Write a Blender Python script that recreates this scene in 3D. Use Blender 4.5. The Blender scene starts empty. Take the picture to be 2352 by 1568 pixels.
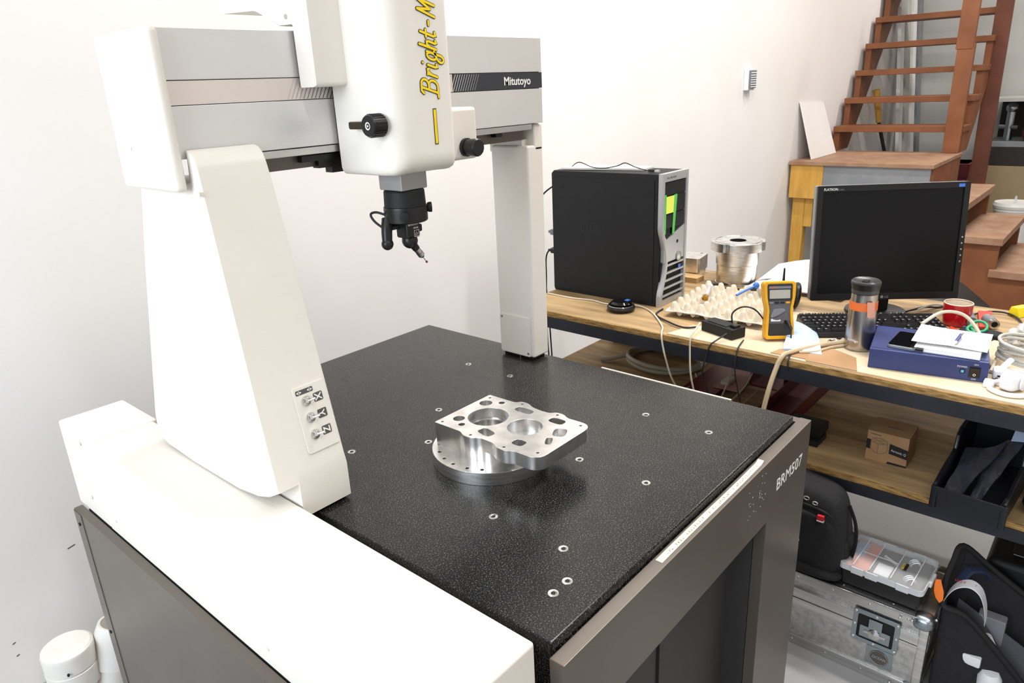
import bpy, bmesh, math, random
from mathutils import Vector, Matrix
R = math.radians
PI = math.pi
rnd = random.Random(7)
sc = bpy.context.scene
col = sc.collection

# ------------------------------------------------------------------ camera
cam_d = bpy.data.cameras.new('camera')
cam_d.sensor_width = 36.0
cam_d.lens = 1642.1 / 2352 * 36
cam_d.clip_start = 0.02
cam = bpy.data.objects.new('camera', cam_d)
col.objects.link(cam)
_yaw, _pit, _roll = R(41.734), R(-19.468), R(-2.723)
_fw = Vector((math.cos(_pit) * math.cos(_yaw), math.cos(_pit) * math.sin(_yaw), math.sin(_pit)))
_rt = Vector((math.sin(_yaw), -math.cos(_yaw), 0))
_up = _rt.cross(_fw)
_r2 = math.cos(_roll) * _rt + math.sin(_roll) * _up
_u2 = -math.sin(_roll) * _rt + math.cos(_roll) * _up
cam.matrix_world = Matrix(((_r2.x, _u2.x, -_fw.x, 0), (_r2.y, _u2.y, -_fw.y, 0), (_r2.z, _u2.z, -_fw.z, 1.5), (0, 0, 0, 1)))
sc.camera = cam

# ------------------------------------------------------------------ world and lights
w = bpy.data.worlds.new('room_air')
sc.world = w
w.use_nodes = True
w.node_tree.nodes['Background'].inputs[0].default_value = (0.9, 0.95, 1.0, 1)
w.node_tree.nodes['Background'].inputs[1].default_value = 0.25

def area(name, loc, target, sx, sy, power, color):
    d = bpy.data.lights.new(name, 'AREA')
    d.shape = 'RECTANGLE'; d.size = sx; d.size_y = sy; d.energy = power; d.color = color
    o = bpy.data.objects.new(name, d)
    col.objects.link(o)
    o.location = loc
    o.rotation_euler = (Vector(target) - Vector(loc)).to_track_quat('-Z', 'Y').to_euler()
    return o

# daylight through the tall window in the left wall
area('window_daylight', (-2.86, 0.80, 1.95), (1.0, 0.80, 1.35), 2.3, 2.0, 152, (0.79, 0.89, 1.0))
# ceiling tubes
WARM = (1.0, 0.965, 0.925)
NEUT = (1.0, 0.98, 0.965)
LAMPS = [((2.3, -0.9, 3.55), 44, NEUT), ((0.2, -0.9, 3.55), 28, NEUT), ((4.6, 0.6, 3.55), 66, WARM), ((2.4, 0.9, 3.55), 88, WARM), ((-1.4, 0.6, 3.55), 12, NEUT), ((7.3, 0.3, 3.55), 62, WARM)]
for _l, _e, _c in LAMPS:
    area('tube_light', _l, (_l[0], _l[1], 0), 0.16, 1.3, _e, _c)

vs = sc.view_settings
vs.view_transform = 'Standard'
vs.look = 'None'
vs.gamma = 1.0
vs.use_curve_mapping = False
vs.exposure = -0.1

# ------------------------------------------------------------------ colours and materials
def lin(h):
    if isinstance(h, str):
        h = h.lstrip('#')
        c = [int(h[i:i + 2], 16) / 255 for i in (0, 2, 4)]
        return tuple(((x / 12.92) if x <= 0.04045 else ((x + 0.055) / 1.055) ** 2.4) for x in c) + (1,)
    return tuple(h)[:3] + (1,)

MATS = {}
def M(name, c, rough=0.5, metal=0.0, c2=None, scale=8.0, stretch=(1, 1, 1), detail=4.0, lo=0.35, hi=0.65, bump=0.0, bscale=None, bdist=0.002,
      coat=0.0, spec=0.5, trans=0.0, alpha=1.0, emit=None, estr=0.0, rvar=0.0, ior=1.45, sub=0.0):
    m = bpy.data.materials.new(name)
    m.use_nodes = True
    nt = m.node_tree
    N = nt.nodes; Lk = nt.links
    b = N['Principled BSDF']
    b.inputs['Base Color'].default_value = lin(c)
    b.inputs['Roughness'].default_value = rough
    b.inputs['Metallic'].default_value = metal
    b.inputs['Specular IOR Level'].default_value = spec
    b.inputs['IOR'].default_value = ior
    b.inputs['Coat Weight'].default_value = coat
    b.inputs['Coat Roughness'].default_value = 0.1
    b.inputs['Transmission Weight'].default_value = trans
    b.inputs['Alpha'].default_value = alpha
    if sub:
        b.inputs['Subsurface Weight'].default_value = sub
        b.inputs['Subsurface Radius'].default_value = (0.01, 0.01, 0.01)
    if emit:
        b.inputs['Emission Color'].default_value = lin(emit)
        b.inputs['Emission Strength'].default_value = estr
    tc = N.new('ShaderNodeTexCoord')
    mp = N.new('ShaderNodeMapping')
    mp.inputs['Scale'].default_value = stretch
    Lk.new(tc.outputs['Object'], mp.inputs['Vector'])
    nz = N.new('ShaderNodeTexNoise')
    nz.inputs['Scale'].default_value = scale
    nz.inputs['Detail'].default_value = detail
    Lk.new(mp.outputs[0], nz.inputs['Vector'])
    rmp = N.new('ShaderNodeValToRGB')
    rmp.color_ramp.elements[0].position = lo
    rmp.color_ramp.elements[1].position = hi
    base = lin(c)
    if c2 is None:
        k = 0.94
        second = (base[0] * k, base[1] * k, base[2] * k, 1)
    else:
        second = lin(c2)
    rmp.color_ramp.elements[0].color = base
    rmp.color_ramp.elements[1].color = second
    Lk.new(nz.outputs['Fac'], rmp.inputs[0])
    Lk.new(rmp.outputs[0], b.inputs['Base Color'])
    if rvar:
        mr = N.new('ShaderNodeMapRange')
        mr.inputs[3].default_value = max(0.0, rough - rvar)
        mr.inputs[4].default_value = min(1.0, rough + rvar)
        Lk.new(nz.outputs['Fac'], mr.inputs[0])
        Lk.new(mr.outputs[0], b.inputs['Roughness'])
    if bump:
        bn = N.new('ShaderNodeBump')
        bn.inputs['Strength'].default_value = bump
        bn.inputs['Distance'].default_value = bdist
        src = nz
        if bscale:
            src = N.new('ShaderNodeTexNoise')
            src.inputs['Scale'].default_value = bscale
            src.inputs['Detail'].default_value = 3
            Lk.new(mp.outputs[0], src.inputs['Vector'])
        Lk.new(src.outputs['Fac'], bn.inputs['Height'])
        Lk.new(bn.outputs[0], b.inputs['Normal'])
    MATS[name] = m
    return m

# ------------------------------------------------------------------ mesh building helpers
def catmull(pts, n=6):
    P = [Vector(p) for p in pts]
    if len(P) < 3:
        return P
    out = []
    for i in range(len(P) - 1):
        p0 = P[max(i - 1, 0)]; p1 = P[i]; p2 = P[i + 1]; p3 = P[min(i + 2, len(P) - 1)]
        for k in range(n):
            t = k / n
            out.append(0.5 * ((2 * p1) + (-p0 + p2) * t + (2 * p0 - 5 * p1 + 4 * p2 - p3) * t * t + (-p0 + 3 * p1 - 3 * p2 + p3) * t ** 3))
    out.append(P[-1])
    return out

class G:
    """collects shapes into one mesh"""
    def __init__(self):
        self.bm = bmesh.new()
    def box(self, x0, x1, y0, y1, z0, z1, bev=0.0, seg=2, which=None):
        vs_ = [self.bm.verts.new((x, y, z)) for x in (x0, x1) for y in (y0, y1) for z in (z0, z1)]
        q = ((0, 1, 3, 2), (4, 6, 7, 5), (0, 4, 5, 1), (2, 3, 7, 6), (0, 2, 6, 4), (1, 5, 7, 3))
        fs = [self.bm.faces.new([vs_[i] for i in f]) for f in q]
        if bev:
            es = list({e for f in fs for e in f.edges})
            if which:
                es = [e for e in es if which((e.verts[0].co + e.verts[1].co) / 2, (e.verts[1].co - e.verts[0].co).normalized())]
            bmesh.ops.bevel(self.bm, geom=es, offset=bev, segments=seg, profile=0.5, affect='EDGES', clamp_overlap=True)
        return self
    def hull8(self, lo, hi, bev=0.0, seg=2):
        """two quads (lists of 4 points) joined into a solid"""
        v = [self.bm.verts.new(p) for p in lo] + [self.bm.verts.new(p) for p in hi]
        fs = [self.bm.faces.new((v[3], v[2], v[1], v[0])), self.bm.faces.new((v[4], v[5], v[6], v[7]))]
        for i in range(4):
            j = (i + 1) % 4
            fs.append(self.bm.faces.new((v[i], v[j], v[4 + j], v[4 + i])))
        if bev:
            es = list({e for f in fs for e in f.edges})
            bmesh.ops.bevel(self.bm, geom=es, offset=bev, segments=seg, profile=0.5, affect='EDGES', clamp_overlap=True)
        return self
    def prism(self, poly, a0, a1, axis='z', bev=0.0, seg=2, a0f=None, a1f=None):
        """2D polygon extruded along an axis; a0f/a1f shift each point's end position"""
        def P(p, a):
            if axis == 'z': return (p[0], p[1], a)
            if axis == 'y': return (p[0], a, p[1])
            return (a, p[0], p[1])
        n = len(poly)
        A = [self.bm.verts.new(P(p, a0f(p) if a0f else a0)) for p in poly]
        Bv = [self.bm.verts.new(P(p, a1f(p) if a1f else a1)) for p in poly]
        fs = [self.bm.faces.new(A[::-1]), self.bm.faces.new(Bv)]
        for i in range(n):
            j = (i + 1) % n
            fs.append(self.bm.faces.new((A[i], A[j], Bv[j], Bv[i])))
        if bev:
            es = list({e for f in fs[:2] for e in f.edges})
            bmesh.ops.bevel(self.bm, geom=es, offset=bev, segments=seg, profile=0.5, affect='EDGES', clamp_overlap=True)
        return self
    def cyl(self, p0, p1, r0, r1=None, n=20, caps=True):
        p0 = Vector(p0); p1 = Vector(p1)
        r1 = r0 if r1 is None else r1
        d = (p1 - p0).normalized()
        a = d.orthogonal().normalized(); b = d.cross(a)
        A = []; Bv = []
        for i in range(n):
            t = 2 * PI * i / n
            o = a * math.cos(t) + b * math.sin(t)
            A.append(self.bm.verts.new(p0 + o * r0)); Bv.append(self.bm.verts.new(p1 + o * r1))
        for i in range(n):
            j = (i + 1) % n
            self.bm.faces.new((A[i], A[j], Bv[j], Bv[i]))
        if caps:
            self.bm.faces.new(A[::-1]); self.bm.faces.new(Bv)
        return self
    def lathe(self, prof, c=(0, 0, 0), d=(0, 0, 1), n=28, sx=1.0, sy=1.0, closed=False):
        c = Vector(c); d = Vector(d).normalized()
        a = Vector((1, 0, 0)) if abs(d.z) > 0.99 else d.orthogonal().normalized()
        b = d.cross(a)
        rings = []
        for r, h in prof:
            if r <= 1e-7:
                rings.append([self.bm.verts.new(c + d * h)])
            else:
                rings.append([self.bm.verts.new(c + d * h + (a * math.cos(2 * PI * i / n) * sx + b * math.sin(2 * PI * i / n) * sy) * r) for i in range(n)])
        pairs = list(zip(rings[:-1], rings[1:]))
        if closed:
            pairs.append((rings[-1], rings[0]))
        for A, Bv in pairs:
            for i in range(n):
                j = (i + 1) % n
                if len(A) == 1 and len(Bv) == 1: continue
                if len(A) == 1: self.bm.faces.new((A[0], Bv[j], Bv[i]))
                elif len(Bv) == 1: self.bm.faces.new((A[i], A[j], Bv[0]))
                else: self.bm.faces.new((A[i], A[j], Bv[j], Bv[i]))
        return self
    def tube(self, pts, r, n=8, sub=6, closed=False, flat=1.0):
        P = catmull(pts, sub) if sub else [Vector(p) for p in pts]
        rings = []
        prev = None
        for i, p in enumerate(P):
            t = (P[min(i + 1, len(P) - 1)] - P[max(i - 1, 0)])
            if t.length < 1e-9: t = Vector((0, 0, 1))
            t.normalize()
            if prev is None:
                a = t.orthogonal().normalized()
            else:
                a = prev - t * prev.dot(t)
                a = a.normalized() if a.length > 1e-6 else t.orthogonal().normalized()
            prev = a
            b = t.cross(a)
            rr = r(i / max(1, len(P) - 1)) if callable(r) else r
            rings.append([self.bm.verts.new(p + (a * math.cos(2 * PI * k / n) + b * math.sin(2 * PI * k / n) * flat) * rr) for k in range(n)])
        for A, Bv in zip(rings[:-1], rings[1:]):
            for k in range(n):
                j = (k + 1) % n
                self.bm.faces.new((A[k], A[j], Bv[j], Bv[k]))
        self.bm.faces.new(rings[0][::-1]); self.bm.faces.new(rings[-1])
        return self
    def torus(self, c, d, R_, r, n=32, m=10):
        c = Vector(c); d = Vector(d).normalized(); a = d.orthogonal().normalized(); b = d.cross(a)
        rg = []
        for i in range(n):
            t = 2 * PI * i / n
            u = a * math.cos(t) + b * math.sin(t)
            rg.append([self.bm.verts.new(c + u * (R_ + r * math.cos(2 * PI * k / m)) + d * r * math.sin(2 * PI * k / m)) for k in range(m)])
        for i in range(n):
            A = rg[i]; Bv = rg[(i + 1) % n]
            for k in range(m):
                j = (k + 1) % m
                self.bm.faces.new((A[k], Bv[k], Bv[j], A[j]))
        return self
    def sphere(self, c, r, n=16, sz=1.0):
        prof = [(r * math.sin(PI * i / n), -r * sz * math.cos(PI * i / n)) for i in range(n + 1)]
        prof[0] = (0, prof[0][1]); prof[-1] = (0, prof[-1][1])
        return self.lathe(prof, c, n=2 * n)
    def superq(self, c, sx, sy, sz, e1=0.35, e2=0.35, n=20, m=32, f=None):
        """soft box"""
        def sg(v, e): return math.copysign(abs(v) ** e, v)
        rings = []
        for i in range(n + 1):
            ph = -PI / 2 + PI * i / n
            ring = []
            if i in (0, n):
                p = Vector((0, 0, sz * sg(math.sin(ph), e1)))
                if f: p = Vector(f(p))
                rings.append([self.bm.verts.new(p + Vector(c))]); continue
            for k in range(m):
                th = 2 * PI * k / m
                p = Vector((sx * sg(math.cos(ph), e1) * sg(math.cos(th), e2), sy * sg(math.cos(ph), e1) * sg(math.sin(th), e2), sz * sg(math.sin(ph), e1)))
                if f: p = Vector(f(p))
                ring.append(self.bm.verts.new(p + Vector(c)))
            rings.append(ring)
        for A, Bv in zip(rings[:-1], rings[1:]):
            for i in range(m):
                j = (i + 1) % m
                if len(A) == 1: self.bm.faces.new((A[0], Bv[j], Bv[i]))
                elif len(Bv) == 1: self.bm.faces.new((A[i], A[j], Bv[0]))
                else: self.bm.faces.new((A[i], A[j], Bv[j], Bv[i]))
        return self
    def grid(self, f, nu, nv):
        V = [[self.bm.verts.new(f(i / nu, j / nv)) for j in range(nv + 1)] for i in range(nu + 1)]
        for i in range(nu):
            for j in range(nv):
                self.bm.faces.new((V[i][j], V[i + 1][j], V[i + 1][j + 1], V[i][j + 1]))
        return self
    def slab(self, f, nu, nv, th):
        """sheet with thickness th along -z under f(u,v)"""
        T = [[self.bm.verts.new(f(i / nu, j / nv)) for j in range(nv + 1)] for i in range(nu + 1)]
        D = [[self.bm.verts.new(Vector(f(i / nu, j / nv)) - Vector((0, 0, th))) for j in range(nv + 1)] for i in range(nu + 1)]
        for i in range(nu):
            for j in range(nv):
                self.bm.faces.new((T[i][j], T[i + 1][j], T[i + 1][j + 1], T[i][j + 1]))
                self.bm.faces.new((D[i][j], D[i][j + 1], D[i + 1][j + 1], D[i + 1][j]))
        for i in range(nu):
            self.bm.faces.new((T[i][0], D[i][0], D[i + 1][0], T[i + 1][0]))
            self.bm.faces.new((T[i][nv], T[i + 1][nv], D[i + 1][nv], D[i][nv]))
        for j in range(nv):
            self.bm.faces.new((T[0][j], T[0][j + 1], D[0][j + 1], D[0][j]))
            self.bm.faces.new((T[nu][j], D[nu][j], D[nu][j + 1], T[nu][j + 1]))
        return self
    def xf(self, m):
        bmesh.ops.transform(self.bm, matrix=m, verts=self.bm.verts)
        return self
    def mesh(self, name):
        bmesh.ops.recalc_face_normals(self.bm, faces=self.bm.faces)
        me = bpy.data.meshes.new(name)
        self.bm.to_mesh(me)
        self.bm.free()
        return me

def frame(o, xa, ya):
    """matrix with origin o, x axis xa, y axis ya"""
    xa = Vector(xa).normalized(); ya = Vector(ya).normalized(); za = xa.cross(ya).normalized()
    ya = za.cross(xa)
    return Matrix(((xa.x, ya.x, za.x, o[0]), (xa.y, ya.y, za.y, o[1]), (xa.z, ya.z, za.z, o[2]), (0, 0, 0, 1)))

BASE = {}   # thing -> world position of an unrotated root, to allow world coordinates for its parts

def shade(me, smooth, ang=32):
    if smooth:
        for p in me.polygons: p.use_smooth = True
        try: me.set_sharp_from_angle(angle=R(ang))
        except Exception: pass

def wn(o):
    m = o.modifiers.new('even_shading', 'WEIGHTED_NORMAL')
    m.keep_sharp = True; m.weight = 100

def thing(name, label, cat, loc=(0, 0, 0), rot=None, group=None):
    o = bpy.data.objects.new(name, None)
    o.empty_display_size = 0.05
    col.objects.link(o)
    o.location = loc
    if rot is not None:
        if isinstance(rot, (int, float)): o.rotation_euler = (0, 0, rot)
        else: o.rotation_euler = rot
    o['label'] = label; o['category'] = cat
    if group: o['group'] = group
    BASE[o.name] = Vector(loc)
    return o

def part(name, g, mat, parent, world=False, smooth=True, label=None, kind=None, ang=32):
    me = g if isinstance(g, bpy.types.Mesh) else g.mesh(name)
    root = parent
    while root.parent is not None: root = root.parent
    if world:
        me.transform(Matrix.Translation(-BASE[root.name]))
    shade(me, smooth, ang)
    if mat is not None and not me.materials: me.materials.append(mat)
    o = bpy.data.objects.new(name, me)
    col.objects.link(o)
    if smooth: wn(o)
    o.parent = parent
    if label: o['label'] = label
    if kind: o['kind'] = kind
    return o

def solo(name, g, mat, label, cat, group=None, kind=None, smooth=True, ang=32):
    """a thing that is one mesh, given in world coordinates; its origin goes to its base"""
    me = g if isinstance(g, bpy.types.Mesh) else g.mesh(name)
    xs = [v.co.x for v in me.vertices]; ys = [v.co.y for v in me.vertices]; zs = [v.co.z for v in me.vertices]
    b = Vector(((min(xs) + max(xs)) / 2, (min(ys) + max(ys)) / 2, min(zs)))
    me.transform(Matrix.Translation(-b))
    shade(me, smooth, ang)
    if mat is not None and not me.materials: me.materials.append(mat)
    o = bpy.data.objects.new(name, me)
    col.objects.link(o)
    if smooth: wn(o)
    o.location = b
    BASE[o.name] = b
    if label: o['label'] = label
    if cat: o['category'] = cat
    if group: o['group'] = group
    if kind: o['kind'] = kind
    return o

def struct(name, g, mat, label=None):
    o = solo(name, g, mat, label, None, kind='structure', smooth=False)
    return o

def text_mesh(s, size, depth=0.0, align='LEFT', shear=0.0, space=1.0, offset=0.0):
    cu = bpy.data.curves.new('lettering', 'FONT')
    cu.body = s; cu.size = size; cu.extrude = depth; cu.align_x = align; cu.shear = shear; cu.space_character = space; cu.offset = offset
    cu.resolution_u = 3
    o = bpy.data.objects.new('lettering', cu)
    col.objects.link(o)
    dg = bpy.context.evaluated_depsgraph_get()
    me = bpy.data.meshes.new_from_object(o.evaluated_get(dg))
    bpy.data.objects.remove(o); bpy.data.curves.remove(cu)
    me.materials.clear()
    return me

def lettering(s, size, m, mat, parent, world=False, name='lettering', width=None, **k):
    """text laid into the plane of matrix m (x along the line, y up the letters)"""
    me = text_mesh(s, size, depth=0.0002, **k)
    if width:
        xs = [v.co.x for v in me.vertices]
        f = width / (max(xs) - min(xs))
        me.transform(Matrix.Diagonal((f, 1, 1, 1)))
    me.transform(m)
    return part(name, me, mat, parent, world=world, smooth=False)

def outline_mesh(polys, z0, z1, bev=0.0):
    """first polygon is the outline, the others are holes; solid between z0 and z1"""
    cu = bpy.data.curves.new('outline', 'CURVE')
    cu.dimensions = '2D'; cu.fill_mode = 'BOTH'
    cu.extrude = (z1 - z0) / 2 - bev
    cu.bevel_depth = bev; cu.bevel_resolution = 1; cu.offset = -bev
    for p in polys:
        s = cu.splines.new('POLY')
        s.points.add(len(p) - 1)
        for q, v in zip(s.points, p): q.co = (v[0], v[1], 0, 1)
        s.use_cyclic_u = True
    o = bpy.data.objects.new('outline', cu)
    col.objects.link(o)
    dg = bpy.context.evaluated_depsgraph_get()
    me = bpy.data.meshes.new_from_object(o.evaluated_get(dg))
    bpy.data.objects.remove(o); bpy.data.curves.remove(cu)
    me.transform(Matrix.Translation((0, 0, (z0 + z1) / 2)))
    bm = bmesh.new(); bm.from_mesh(me); bmesh.ops.remove_doubles(bm, verts=bm.verts, dist=1e-6); bm.to_mesh(me); bm.free()
    me.materials.clear()
    return me

def circ(cx, cy, r, n=24, ry=None):
    return [(cx + r * math.cos(2 * PI * i / n), cy + (ry or r) * math.sin(2 * PI * i / n)) for i in range(n)]

def rrect(x0, x1, y0, y1, r, n=5):
    out = []
    for cx, cy, a in ((x1 - r, y1 - r, 0), (x0 + r, y1 - r, 90), (x0 + r, y0 + r, 180), (x1 - r, y0 + r, 270)):
        for i in range(n + 1):
            t = R(a + 90 * i / n)
            out.append((cx + r * math.cos(t), cy + r * math.sin(t)))
    return out

def round_poly(pts, rad, n=5):
    """round the corners of a polygon; rad is one radius or one for each corner"""
    out = []
    k = len(pts)
    for i in range(k):
        p = Vector(pts[i]).to_2d() if len(pts[i]) > 2 else Vector(pts[i])
        a = Vector(pts[i - 1]); b = Vector(pts[(i + 1) % k])
        r = rad[i] if isinstance(rad, (list, tuple)) else rad
        if r <= 0:
            out.append(tuple(p)); continue
        u = (a - p); v = (b - p)
        d = min(r, u.length * 0.49, v.length * 0.49)
        s0 = p + u.normalized() * d; s1 = p + v.normalized() * d
        for j in range(n + 1):
            t = j / n
            out.append(tuple(s0 * (1 - t) ** 2 + p * 2 * t * (1 - t) + s1 * t * t))
    return out

def ribbon(g, strokes, wid, z, m):
    """flat strokes of width wid with round ends in the plane m; each stroke is one strip, crossing strokes lie a hair apart"""
    bm = g.bm
    h = wid / 2
    for si, st in enumerate(strokes):
        P = []
        for p in st:
            q = Vector((p[0], p[1]))
            if not P or (q - P[-1]).length > 1e-7: P.append(q)
        if len(P) < 2: continue
        zz_ = z + 0.00006 * (si % 12)
        V3 = lambda q: bm.verts.new(m @ Vector((q.x, q.y, zz_)))
        n = len(P)
        Ls = []; Rs = []
        for k in range(n):
            a = (P[k] - P[k - 1]).normalized() if k > 0 else None
            b = (P[k + 1] - P[k]).normalized() if k < n - 1 else None
            if a is None: t = b; f = 1.0
            elif b is None: t = a; f = 1.0
            else:
                t = a + b
                t = t.normalized() if t.length > 1e-6 else b
                f = min(1.6, 1.0 / max(0.3, abs(t.dot(b))))
            nn = Vector((-t.y, t.x)) * h * f
            Ls.append(V3(P[k] + nn)); Rs.append(V3(P[k] - nn))
        for k in range(n - 1):
            bm.faces.new((Rs[k], Rs[k + 1], Ls[k + 1], Ls[k]))
        for (c, d, u, v) in ((P[0], P[0] - P[1], Ls[0], Rs[0]), (P[-1], P[-1] - P[-2], Rs[-1], Ls[-1])):
            a0 = math.atan2(d.y, d.x) + PI / 2
            arc_ = [V3(c + Vector((math.cos(a0 - PI * j / 6), math.sin(a0 - PI * j / 6))) * h) for j in range(1, 6)]
            bm.faces.new([v] + arc_ + [u] if False else [u if (u.co - arc_[0].co).length < (v.co - arc_[0].co).length else v] + arc_ + [v if (u.co - arc_[0].co).length < (v.co - arc_[0].co).length else u])
    return g
# ------------------------------------------------------------------ materials
mWall = M('wall_paint', '#e7e4e1', 0.75, c2='#e2deda', scale=1.2, bump=0.12, bscale=160, bdist=0.001)
mWallGrey = M('grey_wall_paint', '#b9b8b4', 0.8, c2='#a9a8a4', scale=1.5, bump=0.1, bscale=90)
mCeil = M('ceiling_paint', '#dcdad6', 0.9)
mFloor = M('grey_floor_paint', '#9d9d9d', 0.42, c2='#8f8f8f', scale=2.2, rvar=0.1, bump=0.05, bscale=60)
mCream = M('cream_paint', '#e6e1d8', 0.42, c2='#e1dbd1', scale=3, bump=0.04, bscale=420, bdist=0.0006)
mCreamB = M('cream_paint_edge', '#d9d3c8', 0.45)
mBeam = M('champagne_satin_metal', '#dad8d5', 0.3, metal=0.3, c2='#d6d4d1', scale=6)
mBand = M('pale_band_film', '#dcd2ca', 0.4, metal=0.25)
mBandK = M('charcoal_band_film', '#33353a', 0.45)
mAlu = M('satin_aluminium', '#c9c8c6', 0.3, metal=0.9, c2='#bdbcba', scale=5, stretch=(1, 14, 14))
mGroove = M('black_gap', '#101010', 0.7)
mTaupe = M('taupe_metallic_paint', '#6b635b', 0.36, metal=0.35, c2='#665e56', scale=4, bump=0.05, bscale=500, bdist=0.0005)
mRecess = M('dark_grey_inner_panel', '#3c3b3a', 0.55, c2='#363534', scale=3)
mPlasticK = M('black_plastic', '#161616', 0.38, c2='#101010', scale=12)
mPlasticKm = M('matt_black_plastic', '#0c0c0d', 0.62, c2='#090909', scale=20, bump=0.1, bscale=900, bdist=0.0004)
mGloss = M('gloss_black', '#08080a', 0.09)
mRubber = M('black_rubber', '#141414', 0.7)
mSteel = M('bright_steel', '#cfcdca', 0.22, metal=1.0)
mChrome = M('chrome', '#dcdad6', 0.1, metal=1.0)
mWhiteT = M('white_print', '#f2f1ee', 0.6)
mYellow = M('yellow_print', '#f2d21a', 0.5)
mBlackT = M('black_print', '#1b1a18', 0.6)
mGreyT = M('dark_grey_print', '#55524e', 0.6)
mMach = M('milled_aluminium', '#eceae8', 0.3, metal=1.0, c2='#d0cfcd', scale=40, rvar=0.05, bump=0.06, bscale=240, bdist=0.0003)
mTurn = M('turned_aluminium', '#eae9e7', 0.3, metal=1.0, c2='#cac9c7', scale=30, stretch=(1, 1, 9), bump=0.1, bscale=None, bdist=0.0003)
mTape = M('masking_tape_paper', '#dcd5c4', 0.8, c2='#d2cab8', scale=60)
mPaper = M('white_paper', '#f4f3f0', 0.85, sub=0.0)
mPaperG = M('greyed_paper', '#d9d8d4', 0.85)
mInk = M('handwriting_ink', '#5a5348', 0.8)
mPly = M('plywood', '#c9a673', 0.62, c2='#a98352', scale=5, stretch=(9, 0.8, 9), detail=8, lo=0.3, hi=0.75, bump=0.08, bdist=0.001)
mPlyOld = M('worn_plywood', '#b3966c', 0.65, c2='#6b5437', scale=4.5, stretch=(6, 0.9, 6), detail=9, lo=0.35, hi=0.8, bump=0.1, bdist=0.001)
mPlyEdge = M('raw_plywood_edge', '#ad8850', 0.75, c2='#6a4d27', scale=30, stretch=(1, 1, 6), lo=0.35, hi=0.7, bump=0.3, bdist=0.002)
mCard = M('cardboard', '#d8c5a9', 0.8, c2='#cbb596', scale=5, bump=0.05, bscale=120)
mCardD = M('brown_carton', '#a98560', 0.8, c2='#9c7954', scale=8)
mSteelK = M('dark_blue_steel', '#2a2c33', 0.5, metal=0.3, c2='#232429', scale=14)
mRed = M('dark_red_steel', '#6e1116', 0.45, c2='#55090d', scale=9)
mPink = M('pinkish_sheet', '#b98d88', 0.7)
mSilver = M('silver_plastic', '#b9b9b8', 0.36, metal=0.45)
mGreenTape = M('green_tape', '#5fc95c', 0.6, c2='#54b851', scale=40)
mNote = M('yellow_note', '#e6ee62', 0.8)
mBlueS = M('blue_sticker', '#3f6fc2', 0.4)
mPulp = M('egg_tray_pulp', '#d9cfbd', 0.92, c2='#cbbfab', scale=60, bump=0.35, bscale=260, bdist=0.0015)
mMeterY = M('yellow_holster', '#e3a415', 0.5, c2='#d69a10', scale=20)
mMeterG = M('grey_meter_face', '#5b5a5c', 0.5)
mMeterD = M('dark_meter_base', '#2b2a29', 0.5)
mLcd = M('lcd_glass', '#aaa69a', 0.2)
mCloth = M('pale_blue_cloth', '#b9cbe8', 0.9, c2='#aec1e0', scale=30, bump=0.2, bscale=300, bdist=0.001)
mScreen = M('dark_screen', '#070708', 0.35, spec=0.3)
mBezel = M('black_bezel', '#0c0c0d', 0.4)
mLcdSide = M('silver_bezel_side', '#8e9093', 0.35, metal=0.5)
mMug = M('brushed_steel', '#b5b2ae', 0.24, metal=1.0, c2='#a7a4a0', scale=60, stretch=(1, 1, 0.02))
mMugLid = M('smoky_lid', '#3a3a3b', 0.3)
mOrange = M('orange_tape', '#e0702a', 0.55, c2='#d9652a', scale=30)
mOrangeT = M('faded_orange_tape', '#d89a82', 0.6)
mBlueBox = M('navy_blue_enamel', '#2f3a6b', 0.4, c2='#2b3563', scale=10, bump=0.05, bscale=700, bdist=0.0004)
mCyan = M('blue_lamp_lens', '#5ab6d8', 0.3)
mRedCup = M('red_glaze', '#b3131b', 0.2, coat=0.4)
mCupIn = M('cream_glaze', '#d8cbb6', 0.35)
mCableW = M('beige_cable', '#cfc6b0', 0.55)
mCableK = M('black_cable', '#1b1a19', 0.5)
mCableT = M('tan_cable', '#bfa988', 0.55)
mCableG = M('grey_cable', '#b9b6ad', 0.55)
mWhiteP = M('white_plastic', '#e4e5e8', 0.4)
mGreenP = M('green_plastic', '#2f9a6b', 0.45)
mGreyP = M('grey_plastic', '#77787c', 0.5)
mRedP = M('red_card', '#cf3220', 0.6)
mBagP = M('thin_clear_film', '#e3e6ea', 0.15, alpha=0.35, spec=0.8)
mBagD = M('antistatic_film', '#6a6d78', 0.14, metal=0.75, alpha=0.88, c2='#8f93a2', scale=22, bump=0.6, bscale=30, bdist=0.004)
mHose = M('milky_hose', '#a9a08d', 0.35, alpha=0.9)
mKey = M('key_cap', '#1d1d1e', 0.36)
mKeyP = M('key_print', '#8f8f8f', 0.6)
mNavy = M('navy_bin_plastic', '#14161d', 0.35, c2='#101218', scale=10)
mCanvas = M('black_canvas', '#141415', 0.85, c2='#1d1d1f', scale=120, bump=0.3, bscale=700, bdist=0.001)
mCanvasG = M('grey_canvas', '#45464a', 0.85, bump=0.25, bscale=600)
mCase = M('hammered_aluminium', '#cfcecc', 0.34, metal=1.0, c2='#b5b4b2', scale=70, bump=0.5, bscale=330, bdist=0.0015)
mCaseEdge = M('aluminium_extrusion', '#dcdbd9', 0.28, metal=1.0, c2='#c4c3c1', scale=24, stretch=(1, 0.06, 6))
mZinc = M('zinc_plate', '#9fa8ad', 0.3, metal=1.0)
mClear = M('frosted_clear_lid', '#dfe1e3', 0.25, alpha=0.2, spec=0.6)
mClearRib = M('frosted_rib', '#e6e8ea', 0.3, alpha=0.7)
mOrangeP = M('orange_plastic', '#f07a1c', 0.45)
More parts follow.
